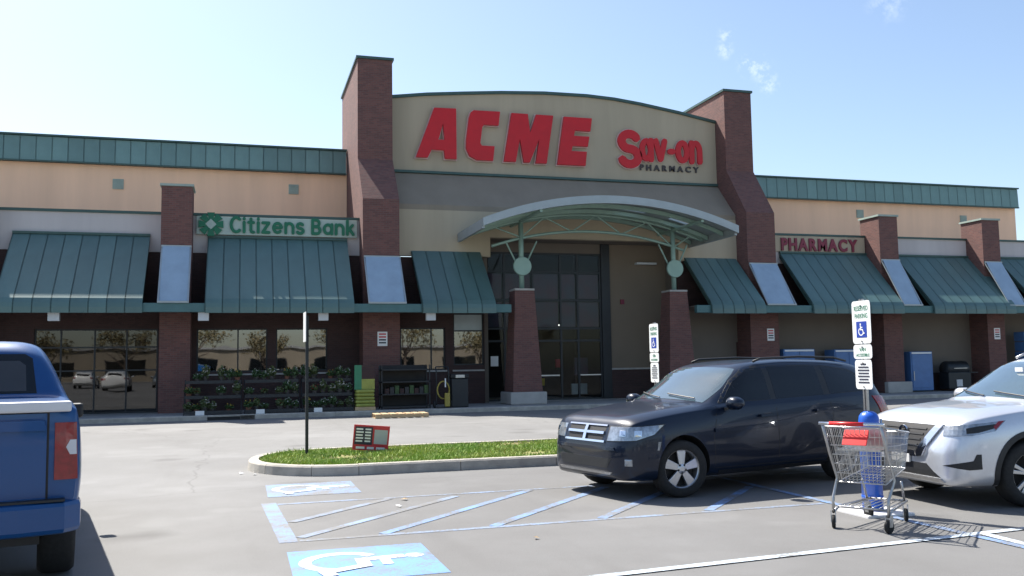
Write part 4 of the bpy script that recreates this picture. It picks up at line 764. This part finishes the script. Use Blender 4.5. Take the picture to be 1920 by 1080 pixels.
sh.patch('grille', 'black', G2, P3([(-.26, .56), (.26, .56), (.50, .90), (-.50, .90)]), (1, 0, 0), .003, mirror=False)
sh.patch('grille_chevron', 'chrome', G2, P3([(-.36, .55), (-.27, .535), (-.27, .60), (-.50, .905), (-.60, .905)]), (1, 0, 0), .025); sh.patch('grille_chevron', 'chrome', G2, P3([(-.27, .535), (.27, .535), (.24, .60), (-.24, .60)]), (1, 0, 0), .028, mirror=False)
em = MB().lathe([(.075, -.02), (.075, 0), (.055, .0), (.055, -.02)], 24, 'x', (sh.bvh.ray_cast(Vector((-2, 0, .80)), Vector((1, 0, 0)))[0].x-.01, 0, .80), closed=True).build('round_emblem', 'chrome', G2)
for z in (.66, .72, .78, .84): sh.patch('grille_slat', 'trim_black', G2, P3([(-.22-(z-.56)*.5, z), (.22+(z-.56)*.5, z), (.22+(z-.56)*.5, z+.018), (-.22-(z-.56)*.5, z+.018)]), (1, 0, 0), .012, mirror=False)
hl = sh.patch('headlight', 'lamp_clear', G2, [(.10, -.60, .79), (.30, -.82, .80), (.48, -.91, .845), (.60, -.91, .955), (.36, -.86, .93), (.12, -.60, .895)], (.78, .62, 0), .010)
for h in hl[:1]: sh.patch('lamp_inner', 'trim_black', h, [(.26, -.78, .82), (.34, -.85, .83), (.46, -.90, .87), (.50, -.90, .92), (.34, -.85, .90), (.25, -.78, .875)], (.78, .62, 0), .013, .008, mirror=False); sh.patch('side_marker', 'lamp_red', h, [(.49, -.91, .86), (.57, -.91, .93), (.60, -.91, .953), (.53, -.91, .948), (.46, -.91, .89)], (.6, .8, 0), .014, .01, mirror=False)
sh.patch('fog_lamp_recess', 'trim_black', G2, [(.12, -.58, .47), (.26, -.80, .43), (.36, -.86, .44), (.36, -.86, .60), (.32, -.84, .60), (.30, -.82, .53)], (.8, .6, 0), .004)
sh.patch('lower_intake', 'trim_black', G2, P3([(-.62, .33), (.62, .33), (.42, .47), (-.42, .47)]), (1, 0, 0), .004, mirror=False); sh.patch('skid_trim', 'galv', G2, P3([(-.66, .285), (.66, .285), (.62, .325), (-.62, .325)]), (1, 0, 0), .02, mirror=False)
sh.patch('number_plate', 'plate', G2, P3([(-.16, .46), (.16, .46), (.16, .555), (-.16, .555)]), (1, 0, 0), .03, mirror=False)
for xw in (.93, 3.635): sh.patch('arch_cladding', 'trim_black', G2, [(xw+.475*math.cos(R(a)), -1, .368+.475*math.sin(R(a))) for a in range(-14, 195, 8)]+[(xw+.417*math.cos(R(a)), -1, .368+.417*math.sin(R(a))) for a in range(194, -15, -8)], (0, 1, 0), .010, .02)
for sh_ in (sh,): sh_.seam('hood_seam', 'black', G2, [(.17, -.67, 1.3), (.5, -.73, 1.3), (.9, -.755, 1.3), (1.1, -.765, 1.3)], (0, 0, -1), .012, off=.001, depth=.004)
bx('mirror_sticker', 'sign_white', G2, 1.62, 1.63, -.06, .06, 1.47, 1.52)
# -------- blue pickup seen from behind
TC = dict(zt=[(0, 1.10), (.008, 1.34), (.02, 1.375), (.05, 1.385), (1.70, 1.385), (1.78, 1.40), (1.84, 1.52), (1.93, 1.74), (2.03, 1.845), (2.2, 1.885), (2.9, 1.895), (3.5, 1.87), (3.75, 1.83), (4.1, 1.60), (4.42, 1.38), (4.6, 1.31), (5.2, 1.28), (5.6, 1.22), (5.75, 1.10), (5.81, .9)],
 zs=[(0, 1.06), (.01, 1.29), (.05, 1.345), (1.7, 1.345), (2.0, 1.33), (3.6, 1.28), (4.5, 1.24), (5.4, 1.18), (5.75, 1.0), (5.81, .8)], zb=[(0, .62), (.05, .56), (.5, .52), (5.3, .5), (5.7, .55), (5.81, .65)],
 wm=[(0, .965), (.02, .985), (.06, 1.0), (.3, 1.012), (5.0, 1.015), (5.5, .98), (5.75, .88), (5.81, .75)], ws=[(0, .945), (.05, .965), (1.7, .975), (4.4, .95), (5.3, .90), (5.81, .7)], wr=[(0, .90), (.05, .92), (1.72, .925), (1.80, .88), (1.9, .80), (2.05, .765), (3.4, .75), (4.2, .80), (4.6, .82), (5.5, .78), (5.81, .6)], dr=[(0, .02), (1.75, .02), (1.95, .08), (2.1, .10), (3.4, .10), (4.3, .05), (5.81, .03)])
tk = dict(L=5.81, half=1.015, curves=TC, extra=(1.66, 1.72, 1.76, 1.80, 1.84, 1.88, 1.92, 1.96))
TB = R(10.5); TR = math.pi/2+TB
tl = Vector((-1.06, 7.05, 0))-Matrix.Rotation(TR, 3, 'Z')@Vector((0, -1.0, 0))
T = empty('pickup_truck', tl, TR, 'bright blue pickup truck cut off by the left edge, seen from behind', 'pickup truck'); me0 = car_shell(tk); sh = Shell(me0)
me = cut_wheels(me0, 'blue_paint_truck', [(1.25, .42), (4.9, .42)], .49, .3, 1.015); link('body', me, None, T); me.shade_smooth(); me.set_sharp_from_angle(angle=R(38))
for x in (1.25, 4.9):
    for s in (-1, 1): make_wheel(T, x, s*.87, .40, .40, .25, s, 5, 0, .27)
PR = lambda L: [(0, y, z) for y, z in L]
sh.patch('rear_window', 'car_glass', T, [(1.9, y, z) for y, z in ((-.70, 1.42), (.70, 1.42), (.66, 1.72), (.60, 1.76), (-.60, 1.76), (-.66, 1.72))], (1, 0, 0), .004, mirror=False)
for y in (-.48, .48): sh.patch('headrest_shape', 'interior', T, [(1.9, y+a, b) for a, b in ((-.14, 1.44), (.14, 1.44), (.13, 1.66), (.08, 1.70), (-.08, 1.70), (-.13, 1.66))], (1, 0, 0), .006, .004, mirror=False)
tg = sh.patch('tailgate', 'blue_paint_truck', T, PR([(-.78, .72), (.78, .72), (.78, 1.315), (-.78, 1.315)]), (1, 0, 0), .014, mirror=False)[0]
sh.patch('tailgate_ridge', 'blue_paint_truck', tg, PR([(-.78, 1.20), (.78, 1.20), (.76, 1.27), (-.76, 1.27)]), (1, 0, 0), .045, .04, mirror=False); sh.patch('tailgate_recess', 'black', tg, PR([(-.30, .93), (.30, .93), (.30, .955), (-.30, .955)]), (1, 0, 0), .016, mirror=False)
sh.patch('tailgate_gap', 'black', T, PR([(-.795, .70), (.795, .70), (.795, 1.325), (-.795, 1.325)]), (1, 0, 0), .003, mirror=False)
bx('tailgate_cap', 'cap_white', T, -.055, .075, -.93, .93, 1.325, 1.398, bevel=.015)
for l_ in sh.patch('tail_light', 'lamp_red', T, PR([(-.975, .86), (-.83, .86), (-.83, 1.25), (-.965, 1.25)]), (1, .25, 0), .012): pass
sh.patch('reversing_lamp', 'cap_white', T, PR([(-.965, 1.03), (-.925, 1.03), (-.90, 1.08), (-.925, 1.13), (-.96, 1.13)]), (1, .35, 0), .018)
bp_ = MB().prism([(-.13, -.62), (-.09, -.90), (.02, -1.0), (.22, -1.01), (.22, 1.01), (.02, 1.0), (-.09, .90), (-.13, .62)], 'z', .50, .72).build('bumper', 'blue_paint_truck', T, bevel=.035)
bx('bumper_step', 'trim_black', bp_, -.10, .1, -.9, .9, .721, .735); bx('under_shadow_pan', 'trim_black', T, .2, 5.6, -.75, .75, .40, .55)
for s in (-1, 1): m_ = MB().box(3.55, 3.66, 1.0 if s > 0 else -1.13, 1.13 if s > 0 else -1.0, 1.12, 1.27).build('side_mirror', 'trim_black', T, bevel=.03)

# ------------------------------------------------------------------ shopping cart
ca = math.atan2(.56, .83); CT = empty('shopping_cart', (5.60, 7.45, 0), ca, 'chrome wire shopping cart with red handle and red child seat by the blue bollard', 'shopping cart')
def bar(name, pts, r, m='wire', n=6, parent=None): return MB().tube(pts, r, n).build(name, m, parent or CT, True)
# local x: forward, y: left; rear axle at x = 0
hw, fwid = .27, .21
for s in (-1, 1):
    bar('side_rail', [(-.02, s*hw*.95, .15), (.10, s*hw*.92, .19), (.80, s*fwid*.85, .19)], .014, 'galv'); bar('upright', [(-.02, s*hw*.95, .15), (.0, s*hw*.95, .30), (.16, s*hw, .46), (-.02, s*hw, .72), (-.16, s*hw, .98)], .014, 'galv'); bar('front_strut', [(.72, s*fwid*.86, .19), (.62, s*fwid*.9, .40)], .012, 'galv')
bar('cross_rail', [(.80, -.18, .19), (.80, .18, .19)], .012, 'galv'); bar('cross_rail', [(.1, -.25, .19), (.1, .25, .19)], .012, 'galv')
for i in range(7): y = -.2+i*.4/6; bar('rack_wire', [(.1, y, .20), (.8, y*.85, .20)], .005)
# basket: tapered wire box
bk = empty('basket'); bk.parent = CT
def corner(x, s, top):                    # width shrinks to the front
    t = (x+.05)/.95; w = (hw*(1-t)+.20*t)*(1 if top else .84); z = (.96-.10*t if top else .42+.10*t); return (x, s*w, z)
for top in (True, False):
    x0, x1 = (-.08, .90) if top else (.06, .82); pts = [corner(x0, -1, top), corner(x1, -1, top), corner(x1, 1, top), corner(x0, 1, top), corner(x0, -1, top)]; bar('basket_rim', pts, .010 if top else .007, parent=bk)
wires = MB()
def lerp(a, b, t): return tuple(p+(q-p)*t for p, q in zip(a, b))
for s in (-1, 1):
    for i in range(25):
        t = i/24; wires.tube([lerp(corner(.06, s, False), corner(.82, s, False), t), lerp(corner(-.08, s, True), corner(.90, s, True), t)], .0032, 4)
    for k in range(1, 6):
        t = k/6; wires.tube([lerp(corner(.06, s, False), corner(-.08, s, True), t), lerp(corner(.82, s, False), corner(.90, s, True), t)], .004, 4)
for i in range(13):
    t = i/12; a, b = lerp(corner(.82, -1, False), corner(.82, 1, False), t), lerp(corner(.90, -1, True), corner(.90, 1, True), t); wires.tube([a, b], .0032, 4)
    a, b = lerp(corner(.06, -1, False), corner(.06, 1, False), t), lerp(corner(.82, -1, False), corner(.82, 1, False), t); wires.tube([a, b], .0032, 4)
    a, b = lerp(corner(.06, -1, False), corner(.06, 1, False), t), lerp(corner(-.08, -1, True), corner(-.08, 1, True), t); wires.tube([a, b], .0032, 4)
for k in range(1, 6):
    t = k/6; wires.tube([lerp(corner(.82, -1, False), corner(.90, -1, True), t), lerp(corner(.82, 1, False), corner(.90, 1, True), t)], .004, 4); wires.tube([lerp(corner(.06, -1, False), corner(-.08, -1, True), t), lerp(corner(.06, 1, False), corner(-.08, 1, True), t)], .004, 4); wires.tube([lerp(corner(.06, -1, False), corner(.82, -1, False), t), lerp(corner(.06, 1, False), corner(.82, 1, False), t)], .004, 4)
wires.build('wire_mesh', 'wire', bk)
hb = bar('handle', [(-.17, -.30, 1.0), (-.17, .30, 1.0)], .016, 'chrome', 10); bar('handle_grip', [(-.17, -.12, 1.0), (-.17, .20, 1.0)], .019, 'red_plastic', 12, hb)
for s in (-1, 1): bar('handle_bracket', [(-.17, s*.285, 1.0), (-.10, s*.28, .965), (-.05, s*.275, .955)], .013, 'galv')
MB().prism([(-.13, .80), (-.115, .80), (-.02, .93), (-.035, .94)], 'y', -.12, .11).build('child_seat_flap', 'red_plastic', CT, bevel=.006); bx('child_seat_base', 'wire', CT, .0, .20, -.2, .2, .735, .75); MB().prism([(.20, .74), (.215, .74), (.235, .93), (.22, .93)], 'y', -.2, .2).build('child_seat_back', 'wire', CT)
bx('advert_panel', 'freezer_blue', CT, .905, .915, -.17, .17, .66, .82)
for x, s in ((0, -1), (0, 1), (.76, -1), (.76, 1)):
    y = s*(hw*.95 if x == 0 else fwid*.86); w = empty('caster', (x-.02, y, .063)); w.parent = CT; w.rotation_euler = (0, 0, .3*s+x)
    MB().lathe([(.02, -.014), (.055, -.016), (.063, -.009), (.063, .009), (.055, .016), (.02, .014)], 18, 'y').build('wheel', 'rubber', w, True); MB().prism([(-.025, -.005), (.025, -.005), (.035, .10), (-.01, .10)], 'y', -.024, -.018).build('fork', 'galv', w); MB().prism([(-.025, -.005), (.025, -.005), (.035, .10), (-.01, .10)], 'y', .018, .024).build('fork', 'galv', w)

# ------------------------------------------------------------------ sign posts
def plate(name, parent, w, h, z, lean=0.):
    """rounded plate that faces -X"""
    r = .035; P = []
    for cx, cy, a0 in ((w/2-r, h-r, 0), (-w/2+r, h-r, 90), (-w/2+r, r, 180), (w/2-r, r, 270)): P += [(cx+r*math.cos(R(a0+i*22.5)), cy+r*math.sin(R(a0+i*22.5))) for i in range(5)]
    return MB().prism([(p[0], p[1]+z) for p in P], 'x', -.036, -.032).build(name, 'sign_white', parent)
def small_word(text, z, cap, wid, m, parent, x=-.0372):
    size = cap/.73; me = glyph(text, size, .0006, .0006); xs = [v.co.x for v in me.vertices]; k = wid/(max(xs)-min(xs)); o = link('lettering', me, m, parent)
    o.rotation_euler = (R(90), 0, R(-90)); o.scale = (k, 1, 1); o.location = (x, wid/2+min(xs)*k, z); return o
def parking_post(x, y, rz, label):
    T = empty('disabled_parking_sign', (x, y, 0), rz, label, 'parking sign', 'disabled parking signs on blue bollards')
    bl = MB().lathe([(.105, 0), (.105, .96), (.098, 1.0), (.08, 1.03), (.05, 1.05), (.0, 1.06)], 28, 'z').build('bollard_sleeve', 'blue_plastic', T, True)
    for z in (.16, .30): MB().lathe([(.1055, z), (.109, z+.006), (.109, z+.02), (.1055, z+.026)], 28, 'z').build('sleeve_ring', 'blue_plastic', bl)
    MB().prism([(-.03, -.02), (-.03, .02), (.0, .02), (.0, .03), (.02, .03)][:0] or [(-.032, -.034), (-.026, -.034), (-.026, -.016), (.002, -.016), (.002, .016), (-.026, .016), (-.026, .034), (-.032, .034), (-.032, .012), (-.006, .010), (-.006, -.010), (-.032, -.012)], 'z', 1.06, 2.24).build('channel_post', 'galv', T)
    MB().box(-.28, .28, -.30, .30, -.02, .03).build('concrete_pad', 'cap_white', T, bevel=.015)
    p1 = plate('reserved_plate', T, .305, .455, 1.765); small_word('RESERVED', 2.115, .052, .23, 'sign_green', p1); small_word('PARKING', 2.035, .052, .21, 'sign_green', p1)
    MB().box(-.0385, -.037, -.085, .085, 1.83, 2.0).build('blue_panel', 'sign_blue', p1); mb = MB(); isa(mb, lambda u, v, h: (-.0395-h*.4, .07-.14*u, 1.845+.14*v), .09); mb.build('wheelchair_symbol', 'sign_white', p1)
    p2 = plate('middle_plate', T, .305, .15, 1.605); small_word('VAN', 1.685, .04, .11, 'sign_green', p2); small_word('ACCESSIBLE', 1.63, .032, .22, 'sign_green', p2)
    p3 = plate('penalty_plate', T, .275, .31, 1.285)
    for k, wd in enumerate((.09, .17, .19, .17, .19, .15, .18)): MB().box(-.0385, -.037, -wd/2, wd/2, 1.54-k*.032, 1.556-k*.032).build('print', 'sign_ink', p3)
    for z in (2.17, 1.79, 1.73, 1.56, 1.31): MB().lathe([(.009, -.045), (.009, -.036)], 8, 'x', (0, 0, z)).build('bolt', 'galv', T)
    return T
parking_post(6.35, 8.25, R(-1), 'disabled parking sign with three white plates on a blue bollard behind the shopping cart')
parking_post(6.38, 13.42, R(2), 'disabled parking sign standing behind the hood of the dark crossover')
SP = empty('sign_post', (1.10, 16.15, .12), R(2), 'thin dark signpost with its plate seen edge-on in the grass', 'signpost')
MB().prism([(-.03, -.03), (.0, -.03), (.0, -.012), (.022, -.012), (.022, .012), (.0, .012), (.0, .03), (-.03, .03)], 'z', 0, 2.38).build('channel_post', 'frame_dark', SP); MB().box(-.050, -.044, -.20, .20, 1.93, 2.44).build('plate', 'sign_white', SP); MB().box(-.0435, -.0405, -.20, .20, 1.93, 2.44).build('plate_back', 'galv', SP)
YD = empty('yard_sign', (2.17, 16.15, .12), R(-4), 'small red and black lawn sign tilted in the grass island', 'yard sign')
yb = MB().box(-.31, .31, -.006, .006, .03, .47).build('board', 'sign_red', YD); yb.rotation_euler = (R(6), R(5), 0)
MB().box(-.285, .02, -.0085, -.0062, .13, .44).build('dark_panel', 'sign_ink', yb); MB().box(.05, .28, -.0085, -.0062, .15, .40).build('grey_panel', 'sign_grey', yb)
for k in range(5):
    MB().box(-.265, -.15+.012*(k % 2), -.0108, -.0087, .385-k*.052, .412-k*.052).build('print', 'sign_white', yb); MB().box(-.11, -.01, -.0108, -.0087, .385-k*.052, .412-k*.052).build('print', 'sign_white', yb)
for a, b in ((-.25, -.10), (-.06, .06), (.10, .25)): MB().box(a, b, -.0085, -.0062, .055, .095).build('print', 'sign_white', yb)
for x in (-.25, .25): MB().tube([(x, .012, -.12), (x+.02, .012, .40)], .006, 6).build('stake', 'galv', YD)

# ------------------------------------------------------------------ things along the shop front
def blob(c, r, sq=1.):
    def f(rg, n):
        p = rg.normal(size=(n, 3)); p /= np.linalg.norm(p, axis=1)[:, None]; return np.array(c)+p*r*(rg.rand(n, 1)**.45)*np.array([1, 1, sq])
    return f
POTS = []
for k, (lm, fm, sq) in enumerate((('leaf_a', 'flower_white', 1.1), ('leaf_b', 'flower_red', .9), ('leaf_a', 'flower_yellow', 1.0), ('leaf_b', 'flower_white', 1.4))):
    p = MB().lathe([(.065, 0), (.09, .13), (.097, .13), (.097, .145), (.085, .145), (.08, .11), (.01, .11)], 14, 'z').mesh('pot'); f = leaves(150, blob((0, 0, .24), .15, sq), .05, 20+k); fl = leaves(22, blob((0, 0, .30), .15, .8), .028, 40+k); POTS.append((p, f, fl, lm, fm, 'pot_terra' if k == 2 else 'plastic_pot'))
NTH = ('first', 'second', 'third', 'fourth', 'fifth', 'sixth', 'seventh', 'eighth'); ROWN = ('bottom', 'middle', 'top'); TINT = ('white flowering', 'red flowering', 'yellow flowering', 'tall white flowering')
def plant_rack(x0, x1, idx, label):
    T = empty('plant_rack', ((x0+x1)/2, 31.55, .149), 0, label, 'plant rack', 'tiered plant racks on the sidewalk'); w = (x1-x0)/2
    for k, (z, y) in enumerate(((.08, -.38), (.56, -.10), (1.04, .18))): MB().box(-w, w, y-.17, y+.17, z-.04, z).build('shelf', 'black', T); MB().box(-w, w, y-.185, y-.171, z-.05, z+.05).build('shelf_lip', 'frame_dark', T)
    for s in (-1, 1): MB().prism([(-.54, 0), (-.48, 0), (.36, 1.0), (.36, 0), (.40, 0), (.40, 1.12), (.30, 1.12)], 'x', s*(w+.01)-.012, s*(w+.01)+.012).build('side_frame', 'black', T)
    bx('price_card', 'sign_white', T, -w+.35, -w+.62, -.59, -.575, .0, .14)
    n = int((x1-x0)/.235)
    for k, (z, y) in enumerate(((.08, -.38), (.56, -.10), (1.04, .18))):
        for i in range(n):
            if rg.random() < .2: continue
            q = rg.choice((0, 0, 1, 2, 3, 3)); p, f, fl, lm, fm, pm = POTS[q]; xx = (x0+x1)/2-w+.12+i*(2*w-.24)/(n-1)
            o = empty('potted_plant', (xx, 31.55+y+rg.uniform(-.03, .03), .149+z), rg.uniform(0, 6), f'{TINT[q]} plant, {NTH[i]} on the {ROWN[k]} shelf of the {("left","middle","right")[idx]} plant rack', 'potted plant', 'potted plants on the racks')
            link('pot', p, pm, o); tag(link('leaves', f, lm, o), kind='stuff'); tag(link('flowers', fl, fm, o), kind='stuff'); o.scale = (rg.uniform(.8, 1.15), rg.uniform(.8, 1.15), rg.uniform(.65, 1.3))
rg = random.Random(11)
for i, (a, b, l) in enumerate(((-1.72, .02, 'leftmost black tiered rack of potted plants under the bank window'), (.14, 1.86, 'middle black tiered rack of potted plants in front of the shop window'), (1.98, 3.62, 'right black tiered rack of potted plants beside the yellow bags'))): plant_rack(a, b, i, l)
# bags of garden soil on a pallet, with a green board behind
bg_ = empty('bag_display', (4.02, 31.3, .149), 0, 'stack of yellow garden bags beneath a green board at the end of the racks', 'garden bags')
bx('pallet_base', 'wood', bg_, -.34, .34, -.3, .3, 0, .12)
for k in range(5): o = bx('bag', 'bag_yellow', bg_, -.32+rg.uniform(-.02, .02), .32+rg.uniform(-.02, .02), -.28, .28, .121+k*.115, .232+k*.115, bevel=.05)
bx('green_board', 'bag_green', bg_, -.34, -.10, -.12, -.08, .70, 1.52); bx('board_panel', 'brick_shaded', bg_, -.099, .34, -.12, -.08, 1.05, 1.52); bx('board_panel', 'bag_yellow', bg_, -.099, .34, -.121, -.081, .70, 1.049)
# dark mesh rack right of it
ds = empty('display_shelf', (5.45, 31.6, .149), 0, 'empty dark metal display shelf between the yellow bags and the hose trolley', 'shelf')
for z in (.08, .5, .92, 1.34): bx('shelf', 'frame_dark', ds, -.85, .85, -.3, .3, z-.02, z+.02)
for x in (-.83, .83):
    for y in (-.28, .28): bx('post', 'frame_dark', ds, x-.02, x+.02, y-.02, y+.02, 0, 1.5)
bx('back_panel', 'inside_dark', ds, -.85, .85, .301, .32, .05, 1.5)
for k in range(9): x = -.7+.17*k; bx('boxed_goods', ('brick_shaded', 'frame_dark', 'leaf_a')[k % 3], ds, x, x+.14, -.2, .1, .521, .70+.05*(k % 3))
# hand trolley with yellow hose
ht = empty('hose_trolley', (6.72, 31.15, .149), 0, 'dark upright trolley with a coiled yellow hose on the sidewalk', 'hose trolley')
for x in (-.22, .22): MB().tube([(x, .05, .10), (x, .12, 1.25), (x, .22, 1.42)], .02, 8).build('upright', 'frame_dark', ht)
MB().tube([(-.22, .22, 1.42), (.22, .22, 1.42)], .02, 8).build('grip', 'frame_dark', ht); bx('toe_plate', 'frame_dark', ht, -.26, .26, -.22, .1, .02, .04)
for s in (-1, 1): MB().lathe([(.02, -.03), (.12, -.03), (.13, 0), (.12, .03), (.02, .03)], 20, 'x', (s*.29, .1, .13)).build('wheel', 'rubber', ht)
MB().tube([(.0+.21*math.cos(t*.35), -.04+.008*(t % 7), .62+.30*math.sin(t*.35)) for t in range(64)], .022, 6).build('hose', 'hose_yellow', ht, True); bx('canister', 'hose_yellow', ht, .02, .20, -.2, -.07, .05, .52, bevel=.03); MB().box(.03, .07, -.14, -.12, .72, 1.02).build('white_tag', 'sign_white', ht)
tb = empty('waste_bin', (7.35, 31.6, .149), 0, 'dark square waste bin beside the hose trolley', 'bin'); bx('bin_body', 'frame_dark', tb, -.3, .3, -.3, .3, 0, 1.0, bevel=.03); bx('bin_lid', 'black', tb, -.33, .33, -.33, .33, 1.001, 1.16, bevel=.04); bx('flap', 'galv', tb, -.16, .16, -.345, -.331, 1.03, 1.13)
# wooden pallet leaning off the kerb
pl = empty('wooden_pallet', (4.85, 29.0, 0), R(-1), 'sunlit wooden pallet lying on the asphalt at the kerb', 'pallet')
for k in range(7): bx('deck_board', 'wood', pl, -.83+k*.245, -.83+k*.245+.19, -.5, .5, .115, .137)
for y in (-.47, 0, .43): bx('stringer', 'wood', pl, -.84, .84, y-.02, y+.025, .024, .114)
for k in range(3): bx('base_board', 'wood', pl, -.83+k*.75, -.83+k*.75+.14, -.5, .5, .0, .0235)
# freezers, boxes and a bench under the right hand awnings
def ice_box(x, w, h, y, label, m='freezer_blue'):
    T = empty('ice_freezer', (x, y, .149), 0, label, 'ice freezer', 'blue freezers along the wall'); bx('cabinet', m, T, -w/2, w/2, -.35, .35, .06, h, bevel=.03); bx('base', 'frame_dark', T, -w/2+.03, w/2-.03, -.3, .32, 0, .059)
    n = max(1, int(w/.6)); 
    for i in range(n):
        d = bx('door', 'freezer_blue', T, -w/2+.05+i*(w-.1)/n+.01, -w/2+.05+(i+1)*(w-.1)/n-.01, -.375, -.351, .18, h-.12, bevel=.01); bx('handle', 'galv', d, -w/2+.10+i*(w-.1)/n, -w/2+.13+i*(w-.1)/n, -.40, -.376, .5, .9)
    bx('top_sign', 'sign_white', T, -w/2+.06, w/2-.06, -.37, -.351, h-.10, h-.03)
ice_box(28.45, 1.15, 1.75, 33.6, 'blue ice freezer by the concrete plinth right of the parking sign'); ice_box(22.3, 1.5, 1.92, 33.55, 'blue freezer rising behind the roof of the dark crossover, left one'); ice_box(24.7, 1.4, 1.88, 33.55, 'blue freezer rising behind the roof of the dark crossover, right one')
bl_ = empty('patio_table', (30.3, 33.4, .149), 0, 'dark barbecue grill display left of the far door', 'grill')
bx('cabinet', 'frame_dark', bl_, -.6, .6, -.3, .3, .1, .82, bevel=.03); MB().lathe([(.0, -.58), (.28, -.58), (.33, -.5), (.33, .5), (.28, .58), (0, .58)], 20, 'x', (0, 0, .98)).build('hood', 'frame_dark', bl_, True); bx('hood_handle', 'galv', bl_, -.35, .35, -.38, -.35, .98, 1.01); bx('side_shelf', 'frame_dark', bl_, .61, 1.0, -.28, .28, .78, .82); bx('gas_bottle', 'cap_white', bl_, -.2, .1, -.33, -.301, .2, .5)
wb = empty('water_stack', (34.3, 33.3, .149), 0, 'stack of blue wrapped water packs at the far right', 'water packs')
for k in range(5): bx('pack', 'freezer_blue', wb, -.45+.02*(k % 2), .45+.02*(k % 2), -.3, .3, .35+k*.45, .35+k*.45+.43, bevel=.04)
bx('pallet_base', 'wood', wb, -.5, .5, -.35, .35, 0, .349)
for x in (27.0, 32.5): bx('pier_plinth', 'concrete', B, x-.62, x+.62, 32.9, 33.149, .149, .62, bevel=.03)

# ------------------------------------------------------------------ across the lot, seen only as reflections in the shop windows
def tree(x, y, h, seed, label):
    T = empty('street_tree', (x, y, 0), seed, label, 'tree', 'trees across the lot mirrored in the shop windows'); r_ = random.Random(seed); mb = MB(); tips = []
    mb.tube([(0, 0, 0), (.05, .02, h*.2), (.0, .08, h*.42)], .20, 8, .13)
    for k in range(9):
        a = k*2.4+r_.uniform(-.3, .3); z0 = h*(.22+.02*k); d = h*r_.uniform(.24, .36); tip = (math.cos(a)*d, math.sin(a)*d, z0+h*r_.uniform(.25, .42)); mb.tube([(0, .05, z0), (math.cos(a)*d*.5, math.sin(a)*d*.5, z0+h*.16), tip], .08, 6, .02); tips.append(tip)
        for _ in range(3): t2 = tuple(tip[i]*.8+r_.uniform(-.6, .6)+(h*.10 if i == 2 else 0) for i in range(3)); mb.tube([tuple(c*.75 for c in tip[:2])+(tip[2]*.9,), t2], .03, 5, .01); tips.append(t2)
    mb.build('trunk', 'bark', T)
    tp = np.array(tips+[(0, 0, h*.75), (0, 0, h*.9)])
    def smp(rg_, n): return tp[rg_.randint(0, len(tp), n)]+rg_.normal(size=(n, 3))*h*.055
    link('crown', leaves(1400, smp, .17, seed), 'tree_leaf', T)
tx = [(-38, -44), (-29, -47), (-21, -43), (-13, -48), (-5, -45), (3, -49), (12, -44), (20, -47), (29, -43), (38, -48)]
for i, (x, y) in enumerate(tx): tree(x, y, 8.5+1.5*math.sin(i*2.1), 50+i, f'bare brown tree mirrored in the shop windows, {("first","second","third","fourth","fifth","sixth","seventh","eighth","ninth","tenth")[i]} of its row')
bh = empty('far_shop', (-8, -62, 0), 0, 'low pale building mirrored in the shop windows', 'building'); bx('wall', 'grey_wall', bh, -40, 45, -6, 0, 0, 4.4); bx('roof', 'roof_grey', bh, -40.3, 45.3, -6.3, .3, 4.401, 4.7)
for k in range(9): w_ = bx('window', 'frame_dark', bh, -36+k*9, -31+k*9, -.02, .04, .9, 3.0); bx('pane', 'car_glass', w_, -35.9+k*9, -31.1+k*9, .041, .05, 1.0, 2.9)
def far_car(src, x, y, rz, pm, label):
    o = copy_tree(src, None, (x, y, 0), rz, label); o['group'] = 'cars across the lot mirrored in the shop windows'
    for ch in o.children:
        if ch.name.startswith('body'):
            ch.data = ch.data.copy(); ch.data.materials[0] = MAT[pm]
    return o
for i, (src, x, y, rz, pm, l) in enumerate(((G2, -9.5, -13, 88, 'white_car', 'white car mirrored in the glass doors at the left'), (J, -6.2, -13, -92, 'grey_car', 'grey car mirrored in the glass doors at the left'), (G2, -3.0, -13.2, 90, 'silver_paint', 'silver car mirrored in the left shop windows'), (J, 3.2, -13, 91, 'white_car', 'white car mirrored below the bank sign'), (G2, 9.6, -13.1, -89, 'navy_paint', 'dark car mirrored in the window left of the entrance'), (J, 12.9, -13, 90, 'white_car', 'white car mirrored in the entrance doors'), (G2, -13.0, -22, 90, 'white_car', 'white car in the second row mirrored in the glass doors'), (G2, -7, -22, -90, 'navy_paint', 'dark car in the second row mirrored in the glass doors'))): far_car(src, x, y, R(rz), pm, l)
